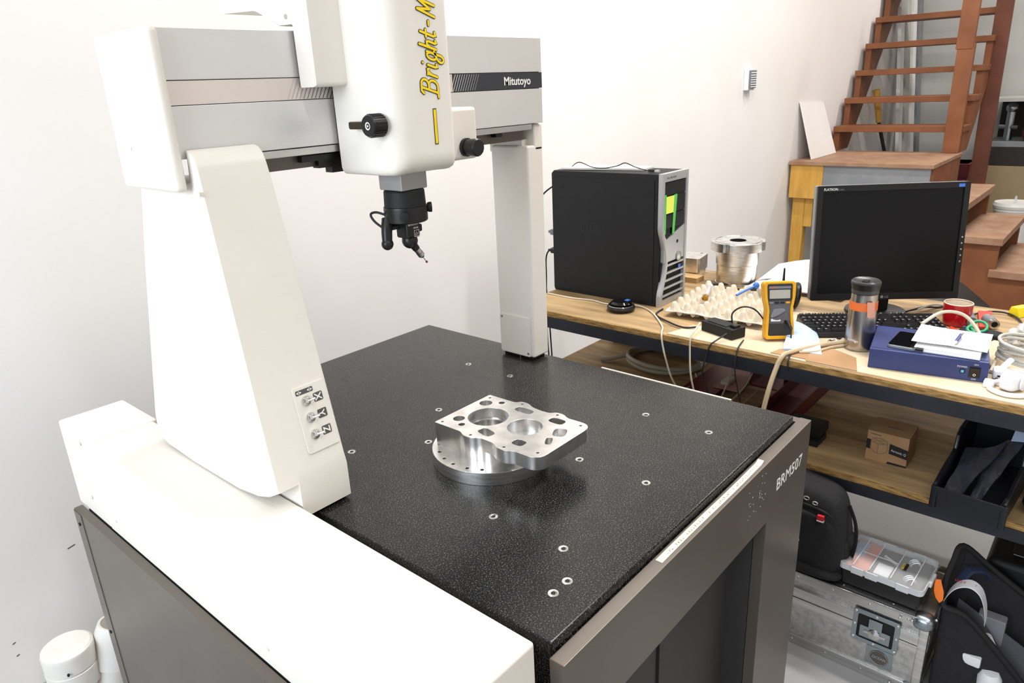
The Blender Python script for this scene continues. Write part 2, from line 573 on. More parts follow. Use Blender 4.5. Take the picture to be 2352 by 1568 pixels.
mSalmon = M('salmon_card', '#e08a70', 0.7)
mSteelBlue = M('pale_blue_label', '#a9bfdd', 0.7)
mStair = M('brown_red_wood_stain', '#875330', 0.6, c2='#744223', scale=6, stretch=(3, 1, 1), lo=0.3, hi=0.7, bump=0.08)
mStairTop = M('worn_tread', '#8f6a50', 0.7, c2='#a3836b', scale=9, detail=8, lo=0.35, hi=0.7)
mStairD = M('dark_brown_stain', '#6b3a24', 0.6, c2='#5d301c', scale=6)
mGreyPaint = M('grey_blue_paint', '#86898c', 0.65, c2='#7b7e81', scale=5, lo=0.4, hi=0.6)
mLumber = M('yellow_lumber', '#cfa04a', 0.6, c2='#bd8d3a', scale=4, stretch=(6, 6, 1), bump=0.06)
mBucket = M('white_bucket_plastic', '#e2e1dc', 0.45)
mPvc = M('pvc_pipe', '#e3e0da', 0.4, c2='#d7d2c8', scale=7, bump=0.04, bscale=200)
mTan = M('tan_board', '#8f7d5d', 0.8)
mDarkShelf = M('dark_storage', '#2b2723', 0.8)
mBrass = M('brass', '#b48b45', 0.3, metal=1.0)
mTubeGlow = M('tube_glow', '#ffffff', 0.5, emit='#fff6e8', estr=2.0)

def granite():
    m = M('black_granite', '#3a3937', 0.22, spec=0.32)
    nt = m.node_tree; N = nt.nodes; Lk = nt.links
    b = N['Principled BSDF']
    tc = N.new('ShaderNodeTexCoord')
    def nz(scale, detail=2):
        n = N.new('ShaderNodeTexNoise'); n.inputs['Scale'].default_value = scale; n.inputs['Detail'].default_value = detail
        Lk.new(tc.outputs['Object'], n.inputs['Vector']); return n
    def ramp(src, stops):
        r = N.new('ShaderNodeValToRGB')
        while len(r.color_ramp.elements) < len(stops): r.color_ramp.elements.new(0.5)
        for e, (p, c) in zip(r.color_ramp.elements, stops): e.position = p; e.color = lin(c)
        Lk.new(src, r.inputs[0]); return r
    r1 = ramp(nz(480, 2).outputs['Fac'], ((0.36, '#080808'), (0.5, '#161615'), (0.59, '#32302e'), (0.68, '#6a6762')))
    r2 = ramp(nz(26, 3).outputs['Fac'], ((0.3, '#bdbdbd'), (0.7, '#ffffff')))
    mx = N.new('ShaderNodeMix'); mx.data_type = 'RGBA'; mx.blend_type = 'MULTIPLY'; mx.inputs[0].default_value = 0.7
    Lk.new(r1.outputs[0], mx.inputs[6]); Lk.new(r2.outputs[0], mx.inputs[7])
    Lk.new(mx.outputs[2], b.inputs['Base Color'])
    return m
mGranite = granite()

# ------------------------------------------------------------------ the room
YW = 2.06
struct('floor', G().box(-3.05, 8.9, -3.6, 2.16, -0.1, 0.0), mFloor)
struct('ceiling', G().box(-3.05, 8.9, -3.6, 2.16, 3.7, 3.8), mCeil)
wb = struct('wall_back', G().box(-3.05, 8.8, YW, 2.16, 0.0, 3.7), mWall)
struct('wall_right', G().box(8.8, 8.9, -3.6, 2.16, 0.0, 3.7), mWallGrey)
struct('wall_front', G().box(-3.05, 8.9, -3.7, -3.6, 0.0, 3.7), mWall)
gl = G()
gl.box(-3.05, -2.95, -3.6, -0.40, 0.0, 3.7).box(-3.05, -2.95, 2.0, 2.16, 0.0, 3.7).box(-3.05, -2.95, -0.40, 2.0, 0.0, 0.95).box(-3.05, -2.95, -0.40, 2.0, 2.95, 3.7)
struct('wall_left', gl, mWall)
wf = struct('window_1', G().box(-3.04, -2.96, -0.40, -0.34, 0.95, 2.95).box(-3.04, -2.96, 1.94, 2.0, 0.95, 2.95).box(-3.04, -2.96, -0.34, 1.94, 0.95, 1.01).box(-3.04, -2.96, -0.34, 1.94, 2.89, 2.95).box(-3.03, -2.97, 0.78, 0.82, 1.01, 2.89), mWhiteP)
for (_l, _e, _c), _w in zip(LAMPS, ('in front of the bench', 'in front of the machine', 'between bench and stairs', 'above the bench', 'nearest the window', 'above the stairs')):
    t = thing('ceiling_light', 'white twin tube fixture on the ceiling ' + _w, 'ceiling light', (_l[0], _l[1], 3.7), group='tube fixtures on the ceiling')
    part('fixture_body', G().hull8([(-0.1, -0.68, -0.08), (0.1, -0.68, -0.08), (0.1, 0.68, -0.08), (-0.1, 0.68, -0.08)], [(-0.06, -0.68, 0), (0.06, -0.68, 0), (0.06, 0.68, 0), (-0.06, 0.68, 0)]), mWhiteP, t)
    for sx in (-0.045, 0.045):
        part('tube', G().cyl((sx, -0.63, -0.1), (sx, 0.63, -0.1), 0.014, n=12), mTubeGlow, t)
for (x, z, l, a) in ((0.437, 0.36, 0.010, 0.2), (0.20, 0.20, 0.005, 1.2), (0.25, 0.16, 0.004, 0.3), (0.13, 1.66, 0.004, 0.4), (0.25, 0.12, 0.004, 0.3)):
    g = G().box(-l, l, -0.0006, 0.0, -0.0015, 0.0015).xf(Matrix.Translation((x, YW, z)) @ Matrix.Rotation(-a, 4, 'Y'))
    part('scuff_mark', g, mGreyT, wb, world=True)

# ------------------------------------------------------------------ staircase with landing
st = thing('staircase', 'brown stained open wooden staircase turning at a grey fronted landing', 'staircase', (6.0, 1.5, 0))
land = part('landing_deck', G().box(5.52, 6.42, 1.08, 2.05, 0.865, 0.892, 0.003), mStairTop, st, world=True)
part('landing_front', G().box(5.54, 5.57, 1.10, 1.80, 0.66, 0.865, 0.002), mGreyPaint, st, world=True, label='grey blue painted board with chips')
part('landing_front_end', G().box(5.535, 5.575, 1.80, 2.04, 0.62, 0.868, 0.003), mLumber, st, world=True, label='yellow lumber end of the landing front')
part('landing_side', G().box(5.57, 6.4, 1.085, 1.11, 0.66, 0.865, 0.002), mStair, st, world=True)
part('post', G().box(5.58, 5.66, 1.93, 2.02, 0.0, 0.865, 0.003), mLumber, st, world=True, label='yellow lumber post under the landing')
part('post', G().box(5.585, 5.64, 1.87, 1.93, 0.40, 0.865, 0.003), mLumber, st, world=True)
part('post', G().box(6.33, 6.40, 1.98, 2.05, 0.0, 0.865, 0.003), mStairD, st, world=True)
for i in range(7):
    x = 6.42 + 0.205 * i; z = 1.085 + 0.213 * i
    part('tread', G().box(x - 0.03, x + 0.24, 1.09, 2.03, z - 0.045, z, 0.004), mStair, st, world=True)
def stringer(y0, y1, mat):
    prof = [(6.38, 0.892)]
    for i in range(7):
        x = 6.42 + 0.205 * i; z = 1.04 + 0.213 * i
        prof += [(x, z - (0.148 if i == 0 else 0.17)), (x, z)]
        prof += [(x + 0.205, z)]
    prof += [(7.86, 2.2), (6.66, 0.892)]
    return G().prism([(a, b) for a, b in prof], y0, y1, 'y')
part('stringer', stringer(1.985, 2.03, mStair), mStair, st, world=True, smooth=False)
part('stringer', stringer(1.10, 1.145, mStair), mStair, st, world=True, smooth=False)
def lean_post(y0, y1, x0, z0, x1, z1, wd):
    return G().hull8([(x0, y0, z0), (x0 + 0.05, y0, z0), (x0 + 0.05, y0 + wd, z0), (x0, y0 + wd, z0)], [(x1, y1, z1), (x1 + 0.05, y1, z1), (x1 + 0.05, y1 + wd, z1), (x1, y1 + wd, z1)], 0.003)
part('newel_post', G().box(6.33, 6.38, 1.095, 1.205, 0.892, 1.66, 0.004), mStair, st, world=True)
part('newel_post', G().hull8([(6.325, 1.105, 1.62), (6.375, 1.105, 1.62), (6.375, 1.215, 1.62), (6.325, 1.215, 1.62)], [(6.325, 1.10, 2.35), (6.375, 1.10, 2.35), (6.375, 1.21, 2.35), (6.325, 1.21, 2.35)], 0.004), mStair, st, world=True)
part('support_post', lean_post(1.00, 1.02, 7.1, 0.0, 7.1, 2.6, 0.115), mStairD, st, world=True, label='dark brown post at the far side')
# lower flight
for i, (z, y0, y1) in enumerate(((0.70, 0.80, 1.07), (0.50, 0.585, 0.85), (0.30, 0.37, 0.635), (0.11, 0.16, 0.42))):
    part('tread', G().box(5.2, 6.16, y0, y1, z - 0.045, z, 0.004), mStairTop, st, world=True)
    part('riser', G().box(5.281, 6.079, y1 - 0.035, y1 - 0.012, z - (0.2 if i < 3 else 0.11), z - 0.046), mStairD, st, world=True)
for x0 in (5.24, 6.08):
    prof = [(1.06, 0.655), (0.82, 0.655), (0.82, 0.455), (0.605, 0.455), (0.605, 0.255), (0.39, 0.255), (0.39, 0.065), (0.18, 0.065), (0.18, 0.0), (0.52, 0.0), (1.06, 0.42)]
    part('stringer', G().prism(prof, x0, x0 + 0.04, 'x'), mStair, st, world=True, smooth=False)

solo('leaning_board', G().hull8([(5.66, 1.93, 0.894), (6.2, 1.93, 0.894), (6.2, 1.94, 0.894), (5.66, 1.94, 0.894)], [(5.64, 2.045, 1.31), (6.14, 2.045, 1.29), (6.14, 2.055, 1.29), (5.64, 2.055, 1.31)]), mWall, 'white board leaning on the wall at the landing', 'board')
for i, (x, wd, m_, lb) in enumerate(((7.89, 0.12, mWall, 'white plank leaning behind the stairs, nearest of the row'), (8.10, 0.14, mWallGrey, 'grey plank leaning behind the stairs, second of the row'), (8.34, 0.12, mWall, 'white plank leaning behind the stairs, third of the row'), (8.56, 0.14, mGreyPaint, 'darker grey plank leaning behind the stairs, last of the row'))):
    solo('leaning_plank', G().hull8([(x, 1.80, 0.0), (x + wd, 1.80, 0.0), (x + wd, 1.83, 0.0), (x, 1.83, 0.0)], [(x, 2.02, 2.2), (x + wd, 2.02, 2.2), (x + wd, 2.05, 2.2), (x, 2.05, 2.2)]), m_, lb, 'plank', group='planks behind the stairs')
br = thing('long_handled_tool', 'black pole with yellow grip leaning behind the stair treads', 'tool', (7.55, 1.70, 0))
part('pole', G().cyl((7.62, 1.70, 0.0), (7.50, 1.98, 1.05), 0.016, n=12), mPlasticK, br, world=True)
part('grip', G().cyl((7.50, 1.98, 1.05), (7.455, 2.02, 1.34), 0.026, 0.03, n=14), mLumber, br, world=True, label='yellow grip')
solo('bent_pipe', G().tube([(7.2, 1.35, 0.1), (7.2, 1.36, 0.72), (7.2, 1.33, 0.86), (7.2, 1.24, 1.0)], 0.018), mPlasticK, 'thin black bent pipe standing behind the landing', 'pipe')
solo('red_crate', G().box(7.25, 7.6, 1.16, 1.42, 0.0, 0.72, 0.01).box(7.24, 7.61, 1.15, 1.43, 0.60, 0.72, 0.01), mRed, 'dark red crate standing behind the landing', 'crate')

# storage at the far right wall
sh = thing('storage_shelf', 'dark storage rack against the far grey wall', 'shelf', (8.45, 0.55, 0))
part('shelf_board', G().box(8.1, 8.79, -0.2, 1.2, 1.185, 1.215), mWallGrey, sh, world=True)
part('shelf_board', G().box(8.1, 8.79, -0.2, 1.2, 0.79, 0.83), mGreyPaint, sh, world=True)
part('back_panel', G().box(8.76, 8.79, -0.2, 1.2, 0.0, 1.185), mDarkShelf, sh, world=True)
part('post', G().box(8.1, 8.15, 1.15, 1.2, 0.0, 1.185), mDarkShelf, sh, world=True)
part('post', G().box(8.1, 8.15, -0.2, -0.15, 0.0, 1.185), mDarkShelf, sh, world=True)
part('drawer_front', G().box(8.1, 8.12, -0.15, 1.15, 0.62, 0.79), mDarkShelf, sh, world=True)
solo('red_cushion', G().superq((8.3, 0.64, 0.90), 0.15, 0.3, 0.07, 0.5, 0.5), mRed, 'dark red cushion lying on the far storage rack', 'cushion')
solo('valve_fitting', G().cyl((8.35, 1.06, 0.83), (8.35, 1.06, 1.1), 0.035).sphere((8.35, 1.06, 1.12), 0.05, 8).cyl((8.3, 0.98, 0.95), (8.38, 1.14, 0.95), 0.02), mZinc, 'grey metal valve fitting standing on the far storage rack', 'valve')
solo('tan_panel', G().hull8([(7.95, 0.3, 0.0), (7.99, 0.3, 0.0), (7.99, 1.14, 0.0), (7.95, 1.14, 0.0)], [(8.05, 0.3, 0.62), (8.09, 0.3, 0.62), (8.09, 1.14, 0.62), (8.05, 1.14, 0.62)]), mTan, 'tan board leaning against the far storage rack', 'board')
bk = thing('bucket', 'white plastic bucket with lid behind the lower steps', 'bucket', (7.4, 0.80, 0))
part('body', G().lathe([(0, 0), (0.12, 0), (0.145, 0.33), (0.15, 0.33), (0.15, 0.35), (0, 0.35)]), mBucket, bk)
part('lid', G().lathe([(0.0, 0.352), (0.155, 0.352), (0.16, 0.375), (0.15, 0.40), (0.135, 0.392), (0, 0.392)]), mBucket, bk)
part('handle_hook', G().tube([(-0.03, 0, 0.392), (-0.02, 0, 0.44), (0.02, 0, 0.44), (0.03, 0, 0.392)], 0.008), mBagP, bk)
pc_ = thing('paint_can', 'printed paint can with red lettering behind the lowest step', 'can', (6.75, 0.50, 0))
part('body', G().lathe([(0, 0), (0.1, 0), (0.1, 0.30), (0.095, 0.31), (0, 0.31)]), mPaper, pc_)
part('label_band', G().lathe([(0.1012, 0.12), (0.1012, 0.17)]), mGreenP, pc_)
part('label_band', G().lathe([(0.1013, 0.19), (0.1013, 0.26)]), mSteelBlue, pc_, label='blue grey picture band')
lettering('ray', 0.075, frame((-0.0995, 0.055, 0.055), (0.25, -0.97, 0), (0, 0, 1)), mRedP, pc_, world=False)
solo('extension_cord', G().tube([(5.1, 1.1, 0.006), (5.12, 0.85, 0.006), (5.08, 0.6, 0.006), (5.1, 0.35, 0.006), (4.98, 0.1, 0.006), (5.0, -0.3, 0.006)], 0.006), mOrange, 'orange extension cord lying on the grey floor by the steps', 'cord')

# wall thermostat
th = thing('thermostat', 'small white louvred thermostat box on the white wall', 'thermostat', (4.70, YW, 1.42))
part('housing', G().box(-0.05, 0.05, -0.032, 0.0, 0.0, 0.13, 0.004), mWhiteP, th)
part('cover', G().box(-0.043, 0.043, -0.046, -0.033, 0.012, 0.12, 0.003), mGreyP, th)
for i in range(7):
    part('slat', G().box(-0.040, 0.040, -0.050, -0.046, 0.018 + i * 0.014, 0.024 + i * 0.014), mWhiteP, th)

# capped pipes in the corner by the machine
pa = thing('capped_pipe', 'white capped drain pipe standing on the floor by the wall', 'pipe', (0.335, 1.925, 0))
part('pipe_body', G().lathe([(0.057, 0), (0.057, 0.11), (0.0, 0.11)]), mPvc, pa)
part('collar', G().lathe([(0.057, 0.055), (0.064, 0.056), (0.064, 0.108), (0.059, 0.112), (0, 0.112)]), mPvc, pa)
part('cap', G().lathe([(0.06, 0.113), (0.0635, 0.114), (0.0635, 0.158), (0.061, 0.166), (0.055, 0.17), (0.0, 0.17)]), mPvc, pa)
part('vent_hole', G().cyl((-0.025, -0.0585, 0.125), (-0.026, -0.0645, 0.125), 0.003, n=10), mGroove, pa)
pb = thing('pipe_elbow', 'white angled drain pipe piece beside the capped pipe', 'pipe', (0.44, 1.90, 0))
part('pipe_body', G().tube([(-0.03, 0.0, 0.0), (-0.015, 0.0, 0.05), (0.0, 0.0, 0.09)], 0.05, n=24), mPvc, pb)
part('socket', G().lathe([(0.05, -0.02), (0.056, -0.02), (0.058, 0.07), (0.05, 0.10), (0.044, 0.10), (0.042, 0.02), (0.0, 0.02)], c=(-0.006, 0, 0.08), d=(0.25, 0.0, 0.97)), mPvc, pb)
# ------------------------------------------------------------------ coordinate measuring machine
cm = thing('measuring_machine', 'large cream bridge measuring machine with a black granite table', 'measuring machine', (0.92, 1.0, 0.0))
def mp(name, g, mat, parent=cm, **k):
    return part(name, g, mat, parent, world=True, **k)

# stand
mp('base_frame', G().box(0.56, 1.34, 0.60, 1.50, 0.02, 0.74, 0.004), mRecess)
fp = mp('front_panel', G().box(0.542, 1.382, 0.424, 0.447, 0.70, 0.835, 0.0012).box(1.178, 1.382, 0.424, 0.447, 0.02, 0.70, 0.0012).box(0.542, 0.60, 0.424, 0.447, 0.02, 0.70, 0.0012), mTaupe)
mp('front_cheek', G().box(1.358, 1.380, 0.447, 0.56, 0.02, 0.834), mTaupe)
mp('recess_panel', G().box(0.60, 0.905, 0.50, 0.51, 0.02, 0.74).box(0.908, 1.185, 0.495, 0.505, 0.02, 0.74), mRecess, label='dark grey panel set back behind the front')
mp('recess_cheek', G().box(1.179, 1.184, 0.448, 0.495, 0.02, 0.70), mRecess)
sp = mp('side_panel', G().box(0.371, 0.3885, 0.45, 1.632, 0.02, 0.6825, 0.001), mTaupe)
mp('panel_edge_fold', G().box(0.3695, 0.371, 1.592, 1.632, 0.02, 0.679), mTaupe, sp)
for y, z in ((1.612, 0.65), (1.612, 0.36), (1.612, 0.1)):
    mp('screw', G().cyl((0.3695, y, z), (0.3675, y, z), 0.004, n=10), mGroove, sp)
mp('base_skirt', G().box(0.39, 0.548, 0.46, 1.60, 0.02, 0.682), mGroove)
lettering('BRM507', 0.036, frame((1.212, 0.4237, 0.751), (1, 0, 0), (0, 0, 1)), mWhiteT, fp, world=True, width=0.13)
for i in range(26):
    x = 1.08 + rnd.random() * 0.09; z = 0.75 + rnd.random() * 0.07; s_ = 0.0006 + rnd.random() * 0.0008
    mp('paint_chip', G().cyl((x, 0.4242, z), (x, 0.4237, z), s_, n=6), mTape, fp)
# masking tape with faint handwriting on the panel ledge
tp = mp('masking_tape', G().slab(lambda u, v: (0.790 + 0.368 * u, 0.4305 + 0.0115 * v + 0.0006 * math.sin(7 * u), 0.8357 + (0.004 * max(0, (u - 0.975) / 0.025) ** 2)), 40, 1, 0.0004), mTape, label='strip of masking tape with faint handwriting')
gi = G()
_m = frame((0.80, 0.4325, 0.8361), (1, 0, 0), (0, 1, 0))
x = 0.006
while x < 0.335:
    if rnd.random() < 0.16: x += 0.007
    st_ = []
    p = (x, 0.001 + rnd.random() * 0.002)
    for k in range(rnd.choice((2, 3, 3, 4))):
        q = (x + rnd.random() * 0.0042, 0.0005 + rnd.random() * 0.0062)
        st_.append(p); p = q
    st_.append(p)
    ribbon(gi, [st_], 0.00055, 0.0, _m)
    x += 0.0068
part('handwriting', gi, mInk, tp, world=True)

# granite table and its inserts
gt = mp('granite_table', G().box(0.549, 1.349, 0.449, 1.531, 0.742, 0.850, 0.0035, 3), mGranite)
ins_me = None
INS = [(1.181, 1.204), (1.182, 1.066), (0.947, 1.067), (0.83, 0.974), (1.183, 0.693), (1.184, 0.553), (0.948, 0.693), (0.949, 0.553), (0.714, 0.695), (0.714, 0.554), (0.658, 0.505), (0.626, 0.505), (0.713, 1.066)]
for i, (x, y) in enumerate(INS):
    if ins_me is None:
        ins_me = G().lathe([(0.0036, -0.004), (0.0036, 0.0004), (0.0042, 0.0007), (0.0074, 0.0007), (0.0078, 0.0002)], n=24).mesh('threaded_insert')
        hole_me = G().lathe([(0, 0.0003), (0.0037, 0.0003)], n=16).mesh('thread_hole')
        shade(ins_me, True); ins_me.materials.append(mSteel); hole_me.materials.append(mGroove)
    o = bpy.data.objects.new('threaded_insert', ins_me); col.objects.link(o); o.parent = gt
    o.location = Vector((x, y, 0.85)) - BASE[cm.name]
    h = bpy.data.objects.new('thread_hole', hole_me); col.objects.link(h); h.parent = gt; h.location = o.location
mp('edge_strip', G().box(1.3492, 1.3535, 0.584, 0.917, 0.835, 0.8505), mTape, label='pale adhesive strip along the far table edge')

# white guide cover along the left side
rc = mp('guide_cover', G().box(0.389, 0.516, 0.446, 1.475, 0.683, 0.880, 0.0055, 3), mCream)
mp('guide_cover_end', G().box(0.390, 0.524, 1.476, 1.648, 0.683, 0.881, 0.005, 3), mCream)
for y, z in ((1.53, 0.862), (1.55, 0.73), (1.43, 0.72), (0.87, 0.72)):
    mp('screw', G().cyl((0.3895, y, z), (0.388, y, z), 0.004, n=12), mCreamB, rc)

# left column
def xl(p):
    z = p[1]
    return 0.481 + min(max((z - 0.915) / 0.455, -0.1), 1.03) * 0.018
prof = [(0.934, 0.918), (1.0315, 1.37), (1.040, 1.410), (1.046, 1.424), (1.056, 1.433), (1.066, 1.436), (1.066, 1.386), (1.235, 1.386), (1.248, 1.371), (1.281, 1.248), (1.362, 0.94), (1.362, 0.908), (1.352, 0.895), (1.32, 0.886), (1.22, 0.883), (1.06, 0.884), (1.0, 0.890), (0.965, 0.901)]
lc = mp('left_column', G().prism(prof, 0, 0.613, 'x', bev=0.003, seg=2, a0f=xl), mCream)
mp('column_foot', G().prism([(0.933, 0.8565), (0.933, 0.918), (0.945, 0.96), (1.33, 0.96), (1.355, 0.8565)], 0.5185, 0.6125, 'x', bev=0.0015), mCream)
mp('air_pad', G().box(0.556, 0.606, 0.945, 1.34, 0.8502, 0.8562), mGroove)
mp('column_neck_rib', G().prism([(1.03, 1.372), (1.042, 1.372), (1.042, 1.378), (1.031, 1.378)], 0.492, 0.4995, 'x'), mCreamB)
# switch plate on the sloping front
SL = Vector((0, 0.2114, 0.9774))
def on_slope(x, z, out=0.0):
    p = Vector((x, 0.934 + (z - 0.918) * 0.2157, z))
    return p + Vector((0, -0.9774, 0.2114)) * out
ms = frame(on_slope(0.549, 0.955, 0.0), (1, 0, 0), SL)
sw_me = outline_mesh([round_poly([(0, 0), (0.060, 0), (0.060, 0.112), (0, 0.112)], [0.007, 0.003, 0.003, 0.003])], 0.0, 0.0022, 0.0006)
sw_me.transform(ms)
swp = part('switch_plate', sw_me, mCream, cm, world=True)
def on_plate(u, v, rot=0.0, out=0.0023):
    return ms @ Matrix.Translation((u, v, out)) @ Matrix.Rotation(rot, 4, 'Z')
lab_me = outline_mesh([rrect(0.004, 0.036, 0.0985, 0.1065, 0.002)], 0.0022, 0.0025)
lab_me.transform(ms)
part('direction_label', lab_me, mGreyT, swp, world=True, smooth=False)
ga = G()
for cx, inw in ((0.010, 1), (0.030, -1)):
    for s_ in (-1, 1):
        b_ = [(cx + s_ * 0.005, 0.1025), (cx + s_ * 0.0015, 0.1045), (cx + s_ * 0.0015, 0.1005)]
        ga.bm.faces.new([ga.bm.verts.new(on_plate(p[0], p[1], out=0.0027) @ Vector((0, 0, 0))) for p in b_])
    ribbon(ga, [[(cx, 0.0995), (cx, 0.1055)]], 0.0008, 0.0027, ms)
part('arrow_marks', ga, mWhiteT, swp, world=True, smooth=False)
for ch, v in (('X', 0.0865), ('Y', 0.0580), ('Z', 0.0292)):
    lm = outline_mesh([rrect(0.0335, 0.0505, v - 0.0075, v + 0.0075, 0.002)], 0.0022, 0.0025)
    lm.transform(ms)
    part('letter_tile', lm, mGreyT, swp, world=True, smooth=False)
    tm = text_mesh(ch, 0.0175, 0.0001, offset=0.00025)
    c = sum((w_.co for w_ in tm.vertices), Vector()) / len(tm.vertices)
    tm.transform(on_plate(0.042, v, R(-90), 0.0027) @ Matrix.Translation(-c))
    part('lettering', tm, mWhiteT, swp, world=True, smooth=False)
    base = on_plate(0.0195, v)
    sw = part('toggle_switch', G().lathe([(0, 0), (0.0085, 0), (0.0085, 0.0012), (0.0068, 0.0014), (0.0068, 0.003), (0.005, 0.0032), (0.005, 0.0062), (0.0036, 0.0066), (0, 0.0066)], n=18).xf(base), mChrome, swp, world=True)
    part('lever', G().tube([(0, 0, 0.005), (0.005, 0.001, 0.010), (0.0095, 0.002, 0.014)], lambda t: 0.0013 + 0.0010 * t, n=10, sub=3).xf(base), mChrome, swp, world=True)

# right column
mp('right_column', G().box(1.292, 1.350, 1.078, 1.192, 0.857, 1.375, 0.006, 3).box(1.318, 1.350, 1.078, 1.2, 1.36, 1.422, 0.005, 3).box(1.30, 1.335, 1.10, 1.2, 1.36, 1.388), mCream)
mp('air_pad', G().box(1.30, 1.345, 1.09, 1.185, 0.8502, 0.857), mGroove)
cp = outline_mesh([rrect(-1.188, -1.088, 0.8585, 0.961, 0.006)], 0, 0.0025, 0.0006)
cp.transform(frame((1.292, 0, 0), (0, -1, 0), (0, 0, 1)))
cpo = part('cover_plate', cp, mCream, cm, world=True)
for y, z in ((1.180, 0.953), (1.096, 0.867)):
    mp('screw', G().cyl((1.2898, y, z), (1.2880, y, z), 0.0032, n=12), mSteel, cpo)
mp('set_screw', G().cyl((1.2915, 1.125, 0.848), (1.2915, 1.125, 0.861), 0.0012, n=8), mSteel)

# bridge beam
mp('beam_core', G().box(0.492, 1.338, 1.075, 1.236, 1.424, 1.598), mGroove)
mp('beam_upper_panel', G().box(0.492, 1.342, 1.070, 1.24, 1.5325, 1.602, 0.0012), mBeam)
mb_ = mp('beam_band', G().box(0.492, 1.342, 1.0705, 1.08, 1.4985, 1.5315), mBand)
mp('beam_lower_panel', G().box(0.492, 1.342, 1.070, 1.24, 1.4235, 1.4975, 0.0012), mBeam)
mp('beam_bottom_strip', G().box(0.56, 1.300, 1.0685, 1.12, 1.4105, 1.4222, 0.0008), mAlu)
mp('beam_rail', G().box(0.614, 1.295, 1.092, 1.22, 1.388, 1.411), mTaupe)
mp('cable_bracket', G().box(0.735, 0.80, 1.082, 1.10, 1.385, 1.405).box(0.70, 0.82, 1.078, 1.09, 1.398, 1.408).box(0.76, 0.785, 1.08, 1.10, 1.375, 1.386), mPlasticK)
mp('stop_block', G().box(1.185, 1.205, 1.075, 1.09, 1.402, 1.4105), mPlasticK)
mp('black_band', G().box(1.060, 1.342, 1.0698, 1.0704, 1.4985, 1.5315), mBandK, mb_)
gh = G(); mh = frame((0, 1.0693, 0), (1, 0, 0), (0, 0, 1))
for i in range(11):
    x = 1.062 + i * 0.0068
    ribbon(gh, [[(x - 0.009, 1.4995), (x + 0.006, 1.5305)]], 0.0004 + 0.0001 * (10 - i) * 0.6, 0, mh)
part('hatch_lines', gh, mWhiteT, mb_, world=True, smooth=False)
gh = G(); mh = frame((0, 1.0701, 0), (1, 0, 0), (0, 0, 1))
for i in range(16):
    x = 0.692 + i * 0.0075
    ribbon(gh, [[(x - 0.007, 1.4995), (x + 0.009, 1.5305)]], 0.0002 + 0.0001 * i, 0, mh)
part('hatch_lines', gh, mBandK, mb_, world=True, smooth=False)
lettering('Mitutoyo', 0.0235, frame((1.212, 1.0694, 1.507), (1, 0, 0), (0, 0, 1)), mWhiteT, mb_, world=True, width=0.088, offset=0.0004)
ec = mp('beam_end_cap', G().box(0.473, 0.491, 1.058, 1.242, 1.378, 1.603, 0.007, 3), mCream)
mp('screw', G().cyl((0.4735, 1.185, 1.44), (0.472, 1.185, 1.44), 0.003, n=12), mCreamB, ec)

# carriage and quill head
mp('carriage', G().prism(round_poly([(1.018, 1.516), (1.062, 1.516), (1.062, 1.611), (1.10, 1.611), (1.165, 1.640), (1.28, 1.645), (1.28, 1.95), (1.018, 1.95)], [0.008, 0.002, 0.002, 0, 0.01, 0.01, 0.01, 0.01]), 0.707, 0.83, 'x', bev=0.006, seg=3), mCream)
mp('carriage_gap_shade', G().box(0.712, 0.83, 1.063, 1.0695, 1.52, 1.605).box(0.772, 0.90, 1.062, 1.0695, 1.40, 1.60), mGroove)  # black filler standing in for the shadow gap between carriage, head and beam
mp('carriage_screw', G().cyl((0.7072, 1.077, 1.623), (0.7055, 1.077, 1.623), 0.004, n=12), mSteel)
hp = round_poly([(0.767, 1.062), (0.767, 0.914), (0.907, 0.914), (0.907, 1.062)], [0.002, 0.042, 0.016, 0.002], 8)
gh_ = G()
N_ = len(hp)
lv = []
for (z, ins, dy) in ((1.372, 0.010, 0.030), (1.3735, 0.0055, 0.022), (1.3775, 0.002, 0.013), (1.384, 0.0, 0.006), (1.394, 0.0, 0.0015), (1.405, 0.0, 0.0), (1.95, 0.0, 0.0)):
    ring = []
    for (px_, py_) in hp:
        fx = min(1.0, max(0.0, (py_ - 0.914) / 0.148))
        nx = px_ + ins * (1 if px_ < 0.83 else -1) * (1 if abs(px_ - 0.837) > 0.03 else 0)
        arch = max(0.0, math.sin(PI * min(1, max(0, (px_ - 0.775) / 0.135)))) ** 0.7
        ny = py_ + (ins + dy * arch) * (1 - fx) ** 2
        ring.append(gh_.bm.verts.new((nx, ny, z)))
    lv.append(ring)
gh_.bm.faces.new(lv[0][::-1]); gh_.bm.faces.new(lv[-1])
for A, Bv in zip(lv[:-1], lv[1:]):
    for i in range(N_):
        j = (i + 1) % N_
        gh_.bm.faces.new((A[i], A[j], Bv[j], Bv[i]))
hd = mp('head_cover', gh_, mCream, ang=50)
mp('head_side_box', G().box(0.89, 1.003, 0.955, 1.06, 1.380, 1.472, 0.007, 3), mCream)
